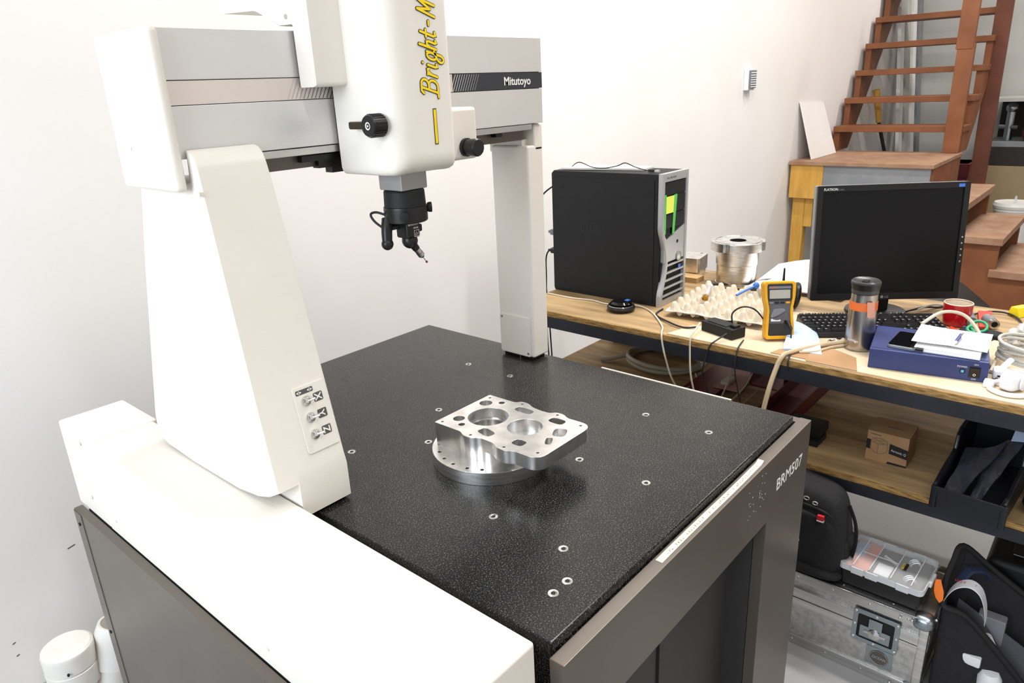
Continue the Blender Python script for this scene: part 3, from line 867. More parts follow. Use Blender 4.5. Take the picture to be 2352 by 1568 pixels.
# script lettering running up the head
def arc(cx, cy, rx, ry, a0, a1, n=12):
    return [(cx + rx * math.cos(R(a0 + (a1 - a0) * i / n)), cy + ry * math.sin(R(a0 + (a1 - a0) * i / n))) for i in range(n + 1)]
L_ = []
def put(strokes, x0, s=1.0):
    for st2 in strokes:
        L_.append([((x0 + p[0] * s + 0.30 * p[1] * s), p[1] * s) for p in st2])
put([[(0.05, 0), (0.12, 1.0)], [(-0.22, 0.86), (-0.1, 1.0), (0.12, 1.0)] + arc(0.35, 0.78, 0.3, 0.22, 90, -80) + [(0.1, 0.55)], [(0.1, 0.55)] + arc(0.42, 0.28, 0.3, 0.27, 80, -90) + [(0.05, 0.0), (-0.22, -0.02)]], 0.0)
put([[(0.0, 0.0), (0.05, 0.58)], [(0.05, 0.36), (0.16, 0.55), (0.3, 0.58), (0.36, 0.50)], [(0.0, 0.58), (0.05, 0.58)]], 1.02)
put([[(0.02, 0.56), (0.0, 0.12), (0.06, 0.0), (0.2, 0.04)], [(0.06, 0.84), (0.065, 0.86)]], 1.58)
put([arc(0.22, 0.30, 0.2, 0.28, 20, 380), [(0.42, 0.58), (0.40, -0.2)] + arc(0.2, -0.22, 0.2, 0.2, 0, -200)[1:] + [(0.1, -0.05), (0.55, 0.15)]], 1.98)
put([[(0.02, 1.0), (0.0, 0.0)], [(0.01, 0.36), (0.16, 0.55), (0.3, 0.56), (0.36, 0.42), (0.33, 0.08), (0.4, 0.0), (0.52, 0.05)]], 2.68)
put([[(0.05, 0.9), (0.02, 0.12), (0.1, 0.0), (0.26, 0.05)], [(-0.16, 0.56), (0.26, 0.58)]], 3.42)
put([[(0.0, 0.38), (0.22, 0.38)]], 4.02)
put([[(0.0, 0.0), (0.12, 1.0)], [(0.12, 1.0), (0.36, 0.25)], [(0.36, 0.25), (0.72, 1.0)], [(0.72, 1.0), (0.66, 0.0)]], 4.62)
strokes = [[(p[0] * 0.0252, p[1] * 0.0365) for p in st2] for st2 in L_]
mt_ = frame((0.8695, 0.914, 1.497), (0.03, 0, 1), (-1, 0, 0.03))
mt_.translation.y = 0.9134
part('lettering_outline', ribbon(G(), strokes, 0.0060, 0.0, mt_), mBlackT, hd, world=True, smooth=False)
mt2 = mt_.copy(); mt2.translation.y = 0.9128
part('lettering', ribbon(G(), strokes, 0.0038, 0.0, mt2), mYellow, hd, world=True, smooth=False)
mp('stripe_outline', G().box(0.8545, 0.8625, 0.9134, 0.9138, 1.4170, 1.4745), mBlackT, hd)
mp('stripe', G().box(0.8558, 0.8612, 0.9130, 0.9134, 1.4185, 1.4730), mYellow, hd, label='yellow stripe')
# clamp knobs
kl = mp('clamp_knob', G().lathe([(0, 0), (0.016, 0), (0.0175, 0.002), (0.0175, 0.025), (0.016, 0.028), (0, 0.028)], c=(0.768, 0.943, 1.4540), d=(-1, 0, 0), n=36), mPlasticK)
mp('knob_ring', G().lathe([(0.0042, 0.0281), (0.0062, 0.0285)], c=(0.768, 0.943, 1.4540), d=(-1, 0, 0), n=20), mWhiteT, kl)
mp('knob_dot', G().lathe([(0, 0.0286), (0.0018, 0.0285)], c=(0.768, 0.943, 1.4540), d=(-1, 0, 0), n=12), mWhiteT, kl)
for i in range(24):
    t = 2 * PI * i / 24
    mp('grip_rib', G().box(0.744, 0.766, -0.0009, 0.0009, 0.0172, 0.0184).xf(Matrix.Translation((0, 0.943, 1.4540)) @ Matrix.Rotation(t, 4, 'X')), mPlasticK, kl)
mp('clamp_lever', G().box(0.749, 0.759, 0.958, 1.006, 1.4480, 1.4605, 0.003, 2), M('smoky_amber_plastic', '#2e2818', 0.2))
kr = mp('adjust_knob', G().lathe([(0, 0), (0.0165, 0), (0.0165, 0.006), (0.0145, 0.0065), (0.016, 0.030), (0.014, 0.033), (0, 0.033)], c=(0.968, 0.9545, 1.402), d=(0, -1, 0), n=36), mPlasticK)
# quill and probe
mp('quill', G().box(0.807, 0.867, 0.955, 1.015, 1.342, 1.40, 0.0025), M('grey_quill', '#9d9c9b', 0.4, metal=0.35))
ph = mp('probe_adapter', G().lathe([(0, 1.3415), (0.034, 1.3415), (0.036, 1.339), (0.037, 1.313), (0, 1.313)], c=(0.837, 0.985, 0), n=40), mPlasticKm)
mp('probe_flange', G().lathe([(0, 1.3128), (0.0385, 1.3125), (0.039, 1.309), (0.0385, 1.287), (0.036, 1.285), (0, 1.285)], c=(0.837, 0.985, 0), n=40), mPlasticK)
mp('clamp_screw', G().lathe([(0, 0), (0.0075, 0), (0.009, 0.003), (0.009, 0.008), (0, 0.009)], c=(0.868, 0.962, 1.307), d=(0.8, -0.6, 0), n=20), mPlasticK)
mp('clamp_screw', G().lathe([(0, 0), (0.0075, 0), (0.0085, 0.003), (0.0085, 0.01), (0, 0.011)], c=(0.810, 0.958, 1.300), d=(-0.7, -0.7, 0), n=20), mPlasticK)
pbd = mp('probe_body', G().box(0.822, 0.853, 0.968, 1.0, 1.256, 1.286, 0.004, 3).lathe([(0.012, 1.256), (0.014, 1.262), (0.014, 1.286)], c=(0.838, 0.985, 0)), mPlasticK)
lettering('RENISHAW', 0.0048, frame((0.8245, 0.9678, 1.279), (1, 0, 0), (0, 0, 1)), mWhiteT, pbd, world=True)
lettering('MH20', 0.0044, frame((0.8365, 0.9678, 1.2725), (1, 0, 0), (0, 0, 1)), mWhiteT, pbd, world=True)
part('mark_frame', ribbon(G(), [[(0, 0), (0.011, 0), (0.011, 0.011), (0, 0.011), (0, 0)], [(0.002, 0.002), (0.005, 0.008)], [(0.005, 0.002), (0.008, 0.006)]], 0.0007, 0, frame((0.8375, 0.9677, 1.2585), (1, 0, 0), (0, 0, 1))), mWhiteT, pbd, world=True, smooth=False)
mp('probe_joint', G().sphere((0.8385, 0.983, 1.250), 0.0145, 12), mPlasticK)
sd = Vector((0.58, -0.06, -0.80)).normalized(); s0 = Vector((0.843, 0.982, 1.243))
mp('probe_neck', G().cyl(s0, s0 + sd * 0.013, 0.0075, 0.0068, n=18), mPlasticK)
mp('probe_barrel', G().cyl(s0 + sd * 0.013, s0 + sd * 0.022, 0.0062, n=18).cyl(s0 + sd * 0.0225, s0 + sd * 0.030, 0.0065, n=18), mSteel)
mp('probe_tip_ring', G().cyl(s0 + sd * 0.030, s0 + sd * 0.034, 0.0058, 0.0035, n=18), mPlasticK)
sty = mp('stylus', G().cyl(s0 + sd * 0.034, s0 + sd * 0.046, 0.0009, n=10), mSteel)
mp('stylus_ball', G().sphere(s0 + sd * 0.0475, 0.0024, 8), M('ruby_ball', '#5a2a22', 0.15), sty)
mp('lock_arm', G().tube([(0.806, 1.000, 1.292), (0.799, 0.996, 1.276), (0.795, 0.993, 1.258), (0.794, 0.992, 1.251)], lambda t: 0.0105 - 0.002 * t, n=16).sphere((0.794, 0.992, 1.2505), 0.0108, 10), mPlasticK)
mp('lock_link', G().cyl((0.799, 0.996, 1.277), (0.828, 0.99, 1.278), 0.005, n=12), mPlasticK)
mp('probe_lead', G().tube([(0.803, 1.000, 1.300), (0.794, 1.014, 1.305), (0.786, 1.020, 1.302), (0.788, 1.014, 1.29), (0.796, 1.0, 1.277)], 0.0022), mCableK)
mp('side_lug', G().box(0.852, 0.862, 0.972, 0.99, 1.264, 1.278, 0.003), mPlasticK)

# ------------------------------------------------------------------ the machined part on the table
ap = thing('machined_aluminium_part', 'bright milled aluminium plate with bores on a round flange on the granite table', 'machined part', (0.87, 0.83, 0.8502))
pl = [(0.803, 0.920), (0.956, 0.920), (0.957, 0.872), (0.958, 0.852), (0.968, 0.846), (0.969, 0.828), (0.960, 0.812), (0.957, 0.79), (0.958, 0.768), (0.968, 0.760), (0.969, 0.742), (0.960, 0.728), (0.962, 0.672), (0.805, 0.672), (0.804, 0.726), (0.796, 0.738), (0.796, 0.760), (0.805, 0.772), (0.806, 0.806), (0.796, 0.818), (0.795, 0.838), (0.804, 0.852)]
rr_ = [0.003, 0.003] + [0.008] * 10 + [0.026, 0.026] + [0.008] * 8
outer = round_poly(pl, rr_, 6)
def slot(cx, cy, lx, ly, ang=0, n=24):
    out = []
    for i in range(n):
        t = 2 * PI * i / n
        x = lx * math.copysign(abs(math.cos(t)) ** 0.6, math.cos(t)); y = ly * math.copysign(abs(math.sin(t)) ** 0.6, math.sin(t))
        a = R(ang)
        out.append((cx + x * math.cos(a) - y * math.sin(a), cy + x * math.sin(a) + y * math.cos(a)))
    return out
holes = [circ(0.879, 0.853, 0.0385, 48), circ(0.886, 0.769, 0.0325, 40), circ(0.922, 0.899, 0.0125), circ(0.841, 0.893, 0.011), circ(0.941, 0.874, 0.006), circ(0.826, 0.871, 0.006), slot(0.829, 0.812, 0.0105, 0.017, -12), slot(0.939, 0.815, 0.0095, 0.02, 0), slot(0.939, 0.736, 0.010, 0.016, 0), slot(0.905, 0.704, 0.016, 0.012, 25), slot(0.868, 0.700, 0.006, 0.013, -60), slot(0.833, 0.738, 0.010, 0.012, 0)]
scr = [(0.945, 0.909), (0.813, 0.909), (0.805, 0.828), (0.960, 0.837), (0.960, 0.751), (0.949, 0.690), (0.806, 0.749), (0.824, 0.689)]
holes_t = holes + [circ(x, y, 0.0027, 12) for x, y in scr]
tpm = outline_mesh([outer] + holes_t, 0.895, 0.920, 0.0005)
part('top_plate', tpm, mMach, ap, world=True)
lower = round_poly([(0.8035, 0.9195), (0.9555, 0.9195), (0.956, 0.79), (0.94, 0.765), (0.83, 0.765), (0.806, 0.79), (0.806, 0.806), (0.7965, 0.818), (0.7955, 0.838), (0.8045, 0.852)], [0.003, 0.003, 0.01, 0.02, 0.02, 0.01, 0.008, 0.008, 0.008, 0.008], 5)
part('body_block', outline_mesh([lower, circ(0.879, 0.853, 0.0345, 48)], 0.874, 0.898), mMach, ap, world=True)
part('flange_disc', outline_mesh([circ(0.867, 0.835, 0.1125, 72)] + [circ(0.867 + 0.1 * math.cos(R(a)), 0.835 + 0.1 * math.sin(R(a)), 0.0035, 12) for a in (128, 146, 162, 178, 196, 212)], 0.8502, 0.875, 0.0006), mTurn, ap, world=True)
part('pocket_floor', outline_mesh([round_poly([(0.812, 0.728), (0.962, 0.72), (0.955, 0.682), (0.83, 0.682)], 0.01), circ(0.886, 0.769, 0.0005, 6)][:1], 0.8955, 0.9035), mMach, ap, world=True)
part('bearing_seat', G().lathe([(0.0345, 0.003), (0.0345, 0.0235), (0.0385, 0.0240), (0.0385, 0.028)], c=(0.879, 0.853, 0.873), n=48).lathe([(0.026, 0.0), (0.034, 0.0)], c=(0.879, 0.853, 0.8752), n=48), mTurn, ap, world=True)
# ------------------------------------------------------------------ workbench
BZ = 0.770    # top of the bench
SZ = 0.478    # top of the lower shelf
wbn = thing('workbench', 'long plywood topped steel workbench with a lower shelf', 'workbench', (2.24, 0.4, 0))
part('worktop', G().box(1.852, 2.64, -0.9, 1.625, 0.752, BZ, 0.001), mPlyOld, wbn, world=True)
part('worktop_edge', G().box(1.8465, 1.852, -0.9, 1.625, 0.7515, BZ - 0.001), mPlyEdge, wbn, world=True)
part('front_beam', G().box(1.843, 1.875, -0.9, 1.625, 0.712, 0.7513, 0.001), mSteelK, wbn, world=True)
part('back_beam', G().box(2.61, 2.635, -0.9, 1.625, 0.71, 0.7513), mSteelK, wbn, world=True)
part('lower_shelf', G().box(1.852, 2.63, -0.9, 1.625, 0.462, SZ, 0.001), mPlyOld, wbn, world=True)
part('shelf_edge', G().box(1.8465, 1.852, -0.9, 1.625, 0.4622, SZ - 0.0005), mPlyEdge, wbn, world=True)
part('shelf_beam', G().box(1.843, 1.875, -0.9, 1.625, 0.430, 0.4618, 0.001), mSteelK, wbn, world=True)
part('shelf_back_beam', G().box(2.60, 2.63, -0.9, 1.625, 0.43, 0.4618), mSteelK, wbn, world=True)
for x in (1.885, 2.59):
    for y in (1.58, -0.86):
        part('leg', G().box(x, x + 0.04, y, y + 0.04, 0.0, 0.4615).box(x, x + 0.04, y, y + 0.04, SZ, 0.7515), mSteelK, wbn, world=True)
part('knot', G().lathe([(0, 0.0003), (0.016, 0.0003)], c=(2.07, 0.255, SZ), sx=0.6, sy=1.0), mStairD, wbn, world=True)

# cardboard sheets along the front of the bench
def sheet_poly(name, pts, z, th, mat, label, cat, group=None):
    return solo(name, G().prism(pts, z, z + th, 'z'), mat, label, cat, group=group, smooth=False)
sheet_poly('cardboard_sheet', [(1.856, 1.02), (1.856, -0.5), (2.30, -0.5), (2.30, 0.86), (1.99, 0.88), (1.97, 0.99)], BZ + 0.0003, 0.003, mCard, 'large tan cardboard sheet covering the front half of the bench', 'cardboard')
sheet_poly('cardboard_offcut', [(1.862, 0.70), (1.905, 0.69), (1.925, 0.615), (1.868, 0.60)], BZ + 0.0034, 0.002, mCardD, 'small brown cardboard offcut at the bench edge below the meter', 'cardboard')
sheet_poly('brown_paper', [(1.856, 0.60), (1.93, 0.64), (2.0, 0.60), (1.95, 0.50), (1.856, 0.47)], BZ + 0.0034, 0.0018, mCardD, 'brown paper sheet lying under the travel mug', 'paper')
CZ = BZ + 0.0034   # on the cardboard

# ---------------- tower computer
pc = thing('computer_tower', 'large black tower computer with silver front on the bench', 'computer', (2.175, 1.39, BZ))
body = [(1.19, 0.0), (1.628, 0.0), (1.632, 0.01), (1.632, 0.435), (1.622, 0.445), (1.19, 0.447)]
pb_ = part('case_body', G().prism([(y, BZ + z) for y, z in body], 2.086, 2.252, 'x', bev=0.004), mPlasticKm, pc, world=True)
part('side_panel', G().box(2.0835, 2.086, 1.205, 1.62, BZ + 0.012, BZ + 0.425, 0.001), mPlasticKm, pc, world=True)
for y, z in ((1.585, 0.39), (1.23, 0.385), (1.59, 0.04), (1.235, 0.045)):
    part('panel_dimple', G().box(2.0825, 2.0836, y - 0.012, y + 0.012, BZ + z - 0.006, BZ + z + 0.006), mGroove, pb_, world=True)
tm = text_mesh('DELL', 0.055, 0.0004)
tm.transform(frame((2.0833, 1.505, BZ + 0.235), (0, -1, 0), (0, 0, 1)))
part('embossed_lettering', tm, mPlasticK, pb_, world=True, smooth=False)
# waisted silver bezel: profile y (depth) per height
def yf(z):   # front surface: pulled back around the waist
    t = (z - 0.14) / 0.13
    return 1.172 + 0.0 * t
xs0 = lambda z: 2.084 + 0.030 * max(0.0, math.sin(PI * min(1, max(0, (z - 0.035) / 0.235)))) ** 1.3
bz = G()
zz = [0.0, 0.004, 0.012] + [0.02 + 0.0125 * i for i in range(34)] + [0.438, 0.445, 0.448]
for (o_, i_, ysh) in ((0.0, 0.012, 0),):
    L1 = [[bz.bm.verts.new((xs0(z) + dx, y, BZ + z)) for (dx, y) in ((0.0, 1.19), (0.0, 1.176), (0.003, 1.1725), (0.011, 1.172), (0.012, 1.19))] for z in zz]
    for A, Bv in zip(L1[:-1], L1[1:]):
        for k in range(5):
            j = (k + 1) % 5
            bz.bm.faces.new((A[k], A[j], Bv[j], Bv[k]))
    bz.bm.faces.new(L1[0]); bz.bm.faces.new(L1[-1][::-1])
part('bezel_rim', bz, mSilver, pc, world=True)
part('bezel_rim', G().box(2.243, 2.255, 1.1725, 1.19, BZ, BZ + 0.448, 0.002), mSilver, pc, world=True)
part('bezel_top', G().box(2.0955, 2.243, 1.1735, 1.19, BZ + 0.42, BZ + 0.448, 0.002), mSilver, pc, world=True)
part('bezel_face', G().prism([(2.108, 0.15), (2.243, 0.15), (2.243, 0.262), (2.123, 0.226), (2.098, 0.252), (2.108, 0.2)], 1.176, 1.19, 'y').xf(Matrix.Translation((0, 0, BZ))), mSilver, pc, world=True, smooth=False)
part('bezel_bottom', G().box(2.0955, 2.243, 1.176, 1.19, BZ, BZ + 0.02, 0.002), mSilver, pc, world=True)
part('drive_bay', G().prism([(2.0955, 0.42), (2.243, 0.42), (2.243, 0.262), (2.123, 0.226), (2.0955, 0.25)], 1.181, 1.189, 'y').xf(Matrix.Translation((0, 0, BZ))), mGloss, pc, world=True, smooth=False)
for z0, z1 in ((0.375, 0.417), (0.315, 0.371), (0.265, 0.311)):
    part('bay_cover', G().box(2.098, 2.241, 1.1775, 1.181, BZ + z0 + 0.001, BZ + z1, 0.001), mPlasticK, pc, world=True)
part('power_button', G().lathe([(0, 0.0), (0.013, 0.0), (0.0165, 0.002), (0.0165, 0.0035), (0.012, 0.005), (0, 0.0055)], c=(2.204, 1.176, BZ + 0.158), d=(0, -1, 0), n=28), mAlu, pc, world=True)
part('port_cover', G().lathe([(0, 0), (0.006, 0), (0.006, 0.001), (0, 0.001)], c=(2.194, 1.176, BZ + 0.212), d=(0, -1, 0), n=14), mGroove, pc, world=True)
part('sticker', G().box(2.206, 2.222, 1.1752, 1.176, BZ + 0.112, BZ + 0.128), mBlueS, pc, world=True)
part('sticker', G().box(2.226, 2.239, 1.1752, 1.176, BZ + 0.118, BZ + 0.135), mBlackT, pc, world=True)
part('grille_back', G().box(2.10, 2.243, 1.186, 1.19, BZ + 0.018, BZ + 0.152), mGroove, pc, world=True)
for i in range(5):
    z = 0.030 + i * 0.026
    part('grille_bar', G().box(2.098 + 0.006 * min(i, 3), 2.243, 1.1745, 1.184, BZ + z, BZ + z + 0.006, 0.001), mSilver, pc, world=True)
lettering('DELL PRECISION', 0.0085, frame((2.108, 1.1733, BZ + 0.4295), (1, 0, 0), (0, 0, 1)), mGreyT, pc, world=True)
part('green_tape_strip', G().box(2.097, 2.114, 1.1762, 1.1772, BZ + 0.248, BZ + 0.378), mGreenTape, pc, world=True, label='green tape strip')
part('green_tape_strip', G().hull8([(2.158, 1.1762, BZ + 0.243), (2.172, 1.1762, BZ + 0.243), (2.172, 1.1772, BZ + 0.243), (2.158, 1.1772, BZ + 0.243)], [(2.166, 1.1762, BZ + 0.373), (2.186, 1.1762, BZ + 0.373), (2.186, 1.1772, BZ + 0.373), (2.166, 1.1772, BZ + 0.373)]), mGreenTape, pc, world=True, label='green tape strip')
part('paper_note', G().box(2.114, 2.168, 1.1764, 1.1771, BZ + 0.315, BZ + 0.371), mNote, pc, world=True, label='yellow paper note')
TZ = BZ + 0.4475
solo('thin_folder', G().hull8([(2.10, 1.60, TZ), (2.22, 1.62, TZ), (2.24, 1.30, TZ), (2.16, 1.29, TZ)], [(2.10, 1.60, TZ + 0.006), (2.22, 1.62, TZ + 0.006), (2.24, 1.30, TZ + 0.006), (2.16, 1.29, TZ + 0.006)]), mPaperG, 'thin grey folder lying on top of the tower computer', 'folder')
uc = thing('usb_cable', 'thin black cable with a metal plug on top of the tower computer', 'cable', (2.14, 1.4, TZ + 0.007))
part('lead', G().tube([(2.13, 1.57, TZ + 0.0085), (2.12, 1.53, TZ + 0.025), (2.115, 1.47, TZ + 0.010), (2.12, 1.42, TZ + 0.0085), (2.12, 1.37, TZ + 0.018), (2.12, 1.34, TZ + 0.028), (2.118, 1.30, TZ + 0.016), (2.115, 1.255, TZ + 0.007)], 0.0017), mCableK, uc, world=True)
part('plug', G().box(2.108, 2.121, 1.222, 1.245, TZ + 0.002, TZ + 0.0115, 0.001), mPlasticK, uc, world=True)
part('plug_shell', G().box(2.1095, 2.1195, 1.206, 1.222, TZ + 0.004, TZ + 0.010), mSteel, uc, world=True)
solo('rear_cable', G().tube([(2.11, 1.635, 1.16), (2.10, 1.70, 1.10), (2.11, 1.72, 0.95), (2.12, 1.70, 0.78), (2.12, 1.68, 0.5), (2.13, 1.67, 0.02)], 0.003), mCableK, 'black cable hanging down behind the tower, nearest the wall', 'cable')
solo('rear_cable', G().tube([(2.13, 1.634, 0.93), (2.11, 1.68, 0.90), (2.10, 1.68, 0.80), (2.07, 1.66, 0.6), (2.08, 1.65, 0.3), (2.1, 1.66, 0.02)], 0.003), mCableK, 'black cable hanging below the bench end beside the column', 'cable')
solo('rear_plug', G().box(2.098, 2.124, 1.633, 1.655, 0.975, 0.995, 0.002).box(2.104, 2.118, 1.655, 1.668, 0.980, 0.990, 0.002), mGreyP, 'grey plug in the back of the tower computer', 'plug')
solo('rear_plug', G().box(2.098, 2.124, 1.633, 1.655, 0.905, 0.922, 0.002).box(2.104, 2.118, 1.655, 1.672, 0.909, 0.918, 0.002), mPlasticK, 'black plug in the back of the tower computer', 'plug')

# ---------------- round black puck with its lead
pk = thing('round_puck', 'round black flying-saucer shaped device in front of the tower', 'device', (1.99, 1.27, BZ))
part('base', G().lathe([(0, 0), (0.036, 0), (0.046, 0.006), (0.048, 0.013), (0.045, 0.019), (0.03, 0.022), (0, 0.022)], n=40), mPlasticK, pk)
part('dome', G().lathe([(0, 0.0215), (0.036, 0.0225), (0.037, 0.028), (0.03, 0.034), (0, 0.036)], n=36), mGloss, pk)
part('seam_ring', G().torus((0, 0, 0.0205), (0, 0, 1), 0.0425, 0.0016, 40, 6), mChrome, pk)
part('blue_display', G().box(0.006, 0.024, -0.022, -0.008, 0.0335, 0.0355), mBlueS, pk, label='small blue display window')
part('lead', G().tube([(2.034, 1.26, 0.782), (2.052, 1.225, 0.774), (2.02, 1.17, 0.774), (1.96, 1.11, 0.774), (1.90, 1.06, 0.774), (1.856, 1.037, 0.776), (1.839, 1.028, 0.766), (1.836, 1.022, 0.74), (1.838, 1.012, 0.70), (1.865, 1.0, 0.62), (1.95, 1.0, 0.535), (2.07, 1.02, 0.489), (2.18, 1.07, 0.486), (2.22, 1.10, 0.500)], 0.0028), mCableW, pk, world=True, label='beige lead hanging over the bench edge')
solo('beige_cable', G().tube([(2.02, 1.61, BZ + 0.003), (2.015, 1.50, BZ + 0.003), (2.03, 1.42, BZ + 0.003), (2.02, 1.36, BZ + 0.003), (2.025, 1.325, BZ + 0.003)], 0.0028), mCableW, 'beige cable running along the foot of the tower computer', 'cable')
solo('black_bench_cable', G().tube([(2.07, 1.155, BZ + 0.0035), (2.0, 1.14, BZ + 0.0035), (1.945, 1.06, CZ + 0.003), (1.925, 1.0, CZ + 0.003), (1.945, 0.962, CZ + 0.006)], 0.003), mCableK, 'black cable from the tower to the black adapter box', 'cable')

# ---------------- egg tray with bits in it
def tray(u, v):
    x = -0.165 + 0.33 * u; y = -0.16 + 0.32 * v
    a = u * 7 - 0.5; b = v * 7 - 0.5
    w_ = math.cos(PI * 2 * (a + 0.5)) + math.cos(PI * 2 * (b + 0.5))
    pk_ = (math.cos(PI * (a)) ** 2 * math.cos(PI * (b)) ** 2) ** 1.8
    cup = math.sin(PI * a) ** 2 * math.sin(PI * b) ** 2
    h = 0.024 + 0.020 * min(1.0, pk_ * 1.7) - 0.017 * min(1, cup * 1.5) + 0.003 * (math.cos(2 * PI * a) + math.cos(2 * PI * b))
    e = min(u, 1 - u, v, 1 - v)
    if e < 0.03: h = 0.022 + 0.001 * math.sin(31 * (u + v))
    return (x, y, h + 0.0015 * math.sin(17 * u + 11 * v))
et = thing('egg_tray', 'cream paper pulp egg tray lying on the bench', 'egg tray', (2.185, 0.965, BZ + 0.0005), rot=R(4))
part('tray_sheet', G().slab(tray, 84, 84, 0.0025), mPulp, et, ang=60)
for i in range(3):
    for j in range(3):
        part('tray_foot', G().lathe([(0, 0), (0.009, 0), (0.014, 0.014), (0.018, 0.02)], c=(-0.11 + i * 0.11, -0.107 + j * 0.107, 0.0), n=12), mPulp, et)
vt = thing('glass_vial', 'clear glass tube with metal screw end lying in the egg tray', 'vial', (2.13, 1.03, BZ + 0.052), rot=(0, R(-6), R(18)))
part('tube', G().cyl((0, 0, 0.0), (0.085, 0, 0), 0.007, n=16), M('vial_glass', '#d9d2d6', 0.08, alpha=0.6), vt)
part('metal_cap', G().cyl((-0.016, 0, 0), (0.0, 0, 0), 0.0095, n=16).torus((-0.02, 0, 0), (1, 0, 0.4), 0.009, 0.0022, 20, 8), mBrass, vt)
part('stopper', G().cyl((0.085, 0, 0), (0.1, 0, 0), 0.0085, n=16), mWhiteP, vt)
solo('blue_swab', G().tube([(2.20, 0.955, BZ + 0.05), (2.25, 0.94, BZ + 0.06), (2.285, 0.93, BZ + 0.064)], 0.004).sphere((2.292, 0.928, BZ + 0.066), 0.011, 8), mBlueS, 'blue plastic stick lying across the egg tray', 'stick')
solo('clear_bag', G().slab(lambda u, v: (2.29 + 0.10 * u, 0.80 + 0.16 * v, BZ + 0.058 + 0.012 * math.sin(5 * u + 3 * v) * math.sin(PI * u) + 0.01 * math.sin(9 * v) * math.sin(PI * v)), 14, 14, 0.003), mBagP, 'clear plastic bag on the far rim of the egg tray', 'bag')
solo('green_strip', G().tube([(2.34, 0.96, BZ + 0.046), (2.36, 0.90, BZ + 0.050), (2.33, 0.82, BZ + 0.055)], 0.005, flat=0.4), mGreenP, 'thin green strip beside the clear bag', 'strip')

# ---------------- black adapter box and leads
ad = thing('adapter_box', 'black plastic power adapter box near the bench edge', 'adapter', (1.945, 0.88, CZ), rot=R(-18))
part('shell', G().box(-0.028, 0.028, -0.062, 0.062, 0.0, 0.032, 0.003), mPlasticKm, ad)
part('raised_lid', G().box(-0.02, 0.02, -0.03, 0.045, 0.0322, 0.0345, 0.001), mPlasticKm, ad)
part('socket', G().box(-0.012, 0.012, -0.056, -0.036, 0.0322, 0.04, 0.001), mPlasticK, ad)
solo('meter_lead', G().tube([(1.935, 0.848, CZ + 0.042), (1.93, 0.846, CZ + 0.075), (1.94, 0.82, CZ + 0.095), (1.96, 0.79, CZ + 0.085), (1.985, 0.765, CZ + 0.04), (2.0, 0.755, CZ + 0.004)], 0.0024), mCableK, 'black lead arching from the adapter box to the meter', 'cable')
solo('white_lead', G().tube([(1.925, 0.945, CZ + 0.028), (1.87, 0.935, CZ + 0.02), (1.843, 0.933, CZ + 0.008), (1.835, 0.93, 0.74), (1.83, 0.92, 0.66), (1.85, 0.90, 0.56), (1.92, 0.90, 0.50), (2.05, 0.93, 0.486), (2.2, 0.96, 0.53), (2.33, 1.0, 0.545), (2.36, 0.94, 0.54), (2.25, 0.91, 0.515), (2.14, 0.90, 0.50), (2.02, 0.905, 0.487)], 0.0028), mCableW, 'white lead drooping from the adapter box over the bench edge', 'cable')
solo('black_lead', G().tube([(1.895, 0.845, CZ + 0.02), (1.852, 0.86, CZ + 0.007), (1.838, 0.868, 0.770), (1.832, 0.875, 0.74), (1.83, 0.885, 0.68), (1.90, 0.90, 0.60), (2.0, 0.93, 0.52), (2.06, 0.96, 0.486)], 0.0024), mCableK, 'black lead drooping over the bench edge beside the white lead', 'cable')
solo('short_black_lead', G().tube([(1.912, 0.80, CZ + 0.004), (1.86, 0.79, CZ + 0.004), (1.836, 0.787, 0.76), (1.832, 0.785, 0.70), (1.87, 0.78, 0.6)], 0.002), mCableK, 'short black lead hanging off the bench front near the meter', 'cable')
solo('thick_tan_cable', G().tube([(2.05, 0.54, CZ + 0.012), (2.0, 0.59, CZ + 0.008), (1.93, 0.63, CZ + 0.008), (1.862, 0.655, CZ + 0.009), (1.840, 0.660, CZ + 0.003), (1.828, 0.667, 0.75), (1.80, 0.675, 0.68), (1.775, 0.685, 0.56), (1.765, 0.695, 0.45), (1.76, 0.71, 0.2), (1.76, 0.73, 0.008)], 0.0065), mCableT, 'thick tan cable hanging from the bench down to the floor', 'cable')
solo('thin_tan_cable', G().tube([(2.05, 0.53, CZ + 0.0045), (1.99, 0.575, CZ + 0.0045), (1.93, 0.60, CZ + 0.0045), (1.90, 0.635, CZ + 0.0045)], 0.004), mCableT, 'thin tan cable lying beside the travel mug', 'cable')

# ---------------- multimeter leaning on its stand
mm = thing('multimeter', 'yellow and grey handheld multimeter propped up on the bench', 'multimeter', (1.982, 0.728, CZ + 0.0032), rot=(R(-12), 0, R(-52)))
from mathutils import Euler
mmi = (Matrix.Translation((1.982, 0.728, CZ + 0.0032)) @ Euler((R(-12), 0, R(-52))).to_matrix().to_4x4()).inverted()
holster = round_poly([(-0.040, 0.004), (-0.036, 0.0), (0.036, 0.0), (0.040, 0.004), (0.040, 0.045), (0.036, 0.085), (0.044, 0.125), (0.045, 0.160), (0.040, 0.167), (-0.040, 0.167), (-0.045, 0.160), (-0.044, 0.125), (-0.036, 0.085), (-0.040, 0.045)], 0.008, 4)
inner = round_poly([(-0.033, 0.010), (0.033, 0.010), (0.031, 0.045), (0.029, 0.085), (0.035, 0.120), (0.036, 0.160), (-0.036, 0.160), (-0.035, 0.120), (-0.029, 0.085), (-0.031, 0.045)], 0.006, 3)
mk = lambda polys, d0, d1, b=0.0: outline_mesh(polys, d0, d1, b)
fx = Matrix(((1, 0, 0, 0), (0, 0, -1, 0), (0, 1, 0, 0), (0, 0, 0, 1)))   # outline plane stands upright, facing -y
def up(me): me.transform(fx); return me
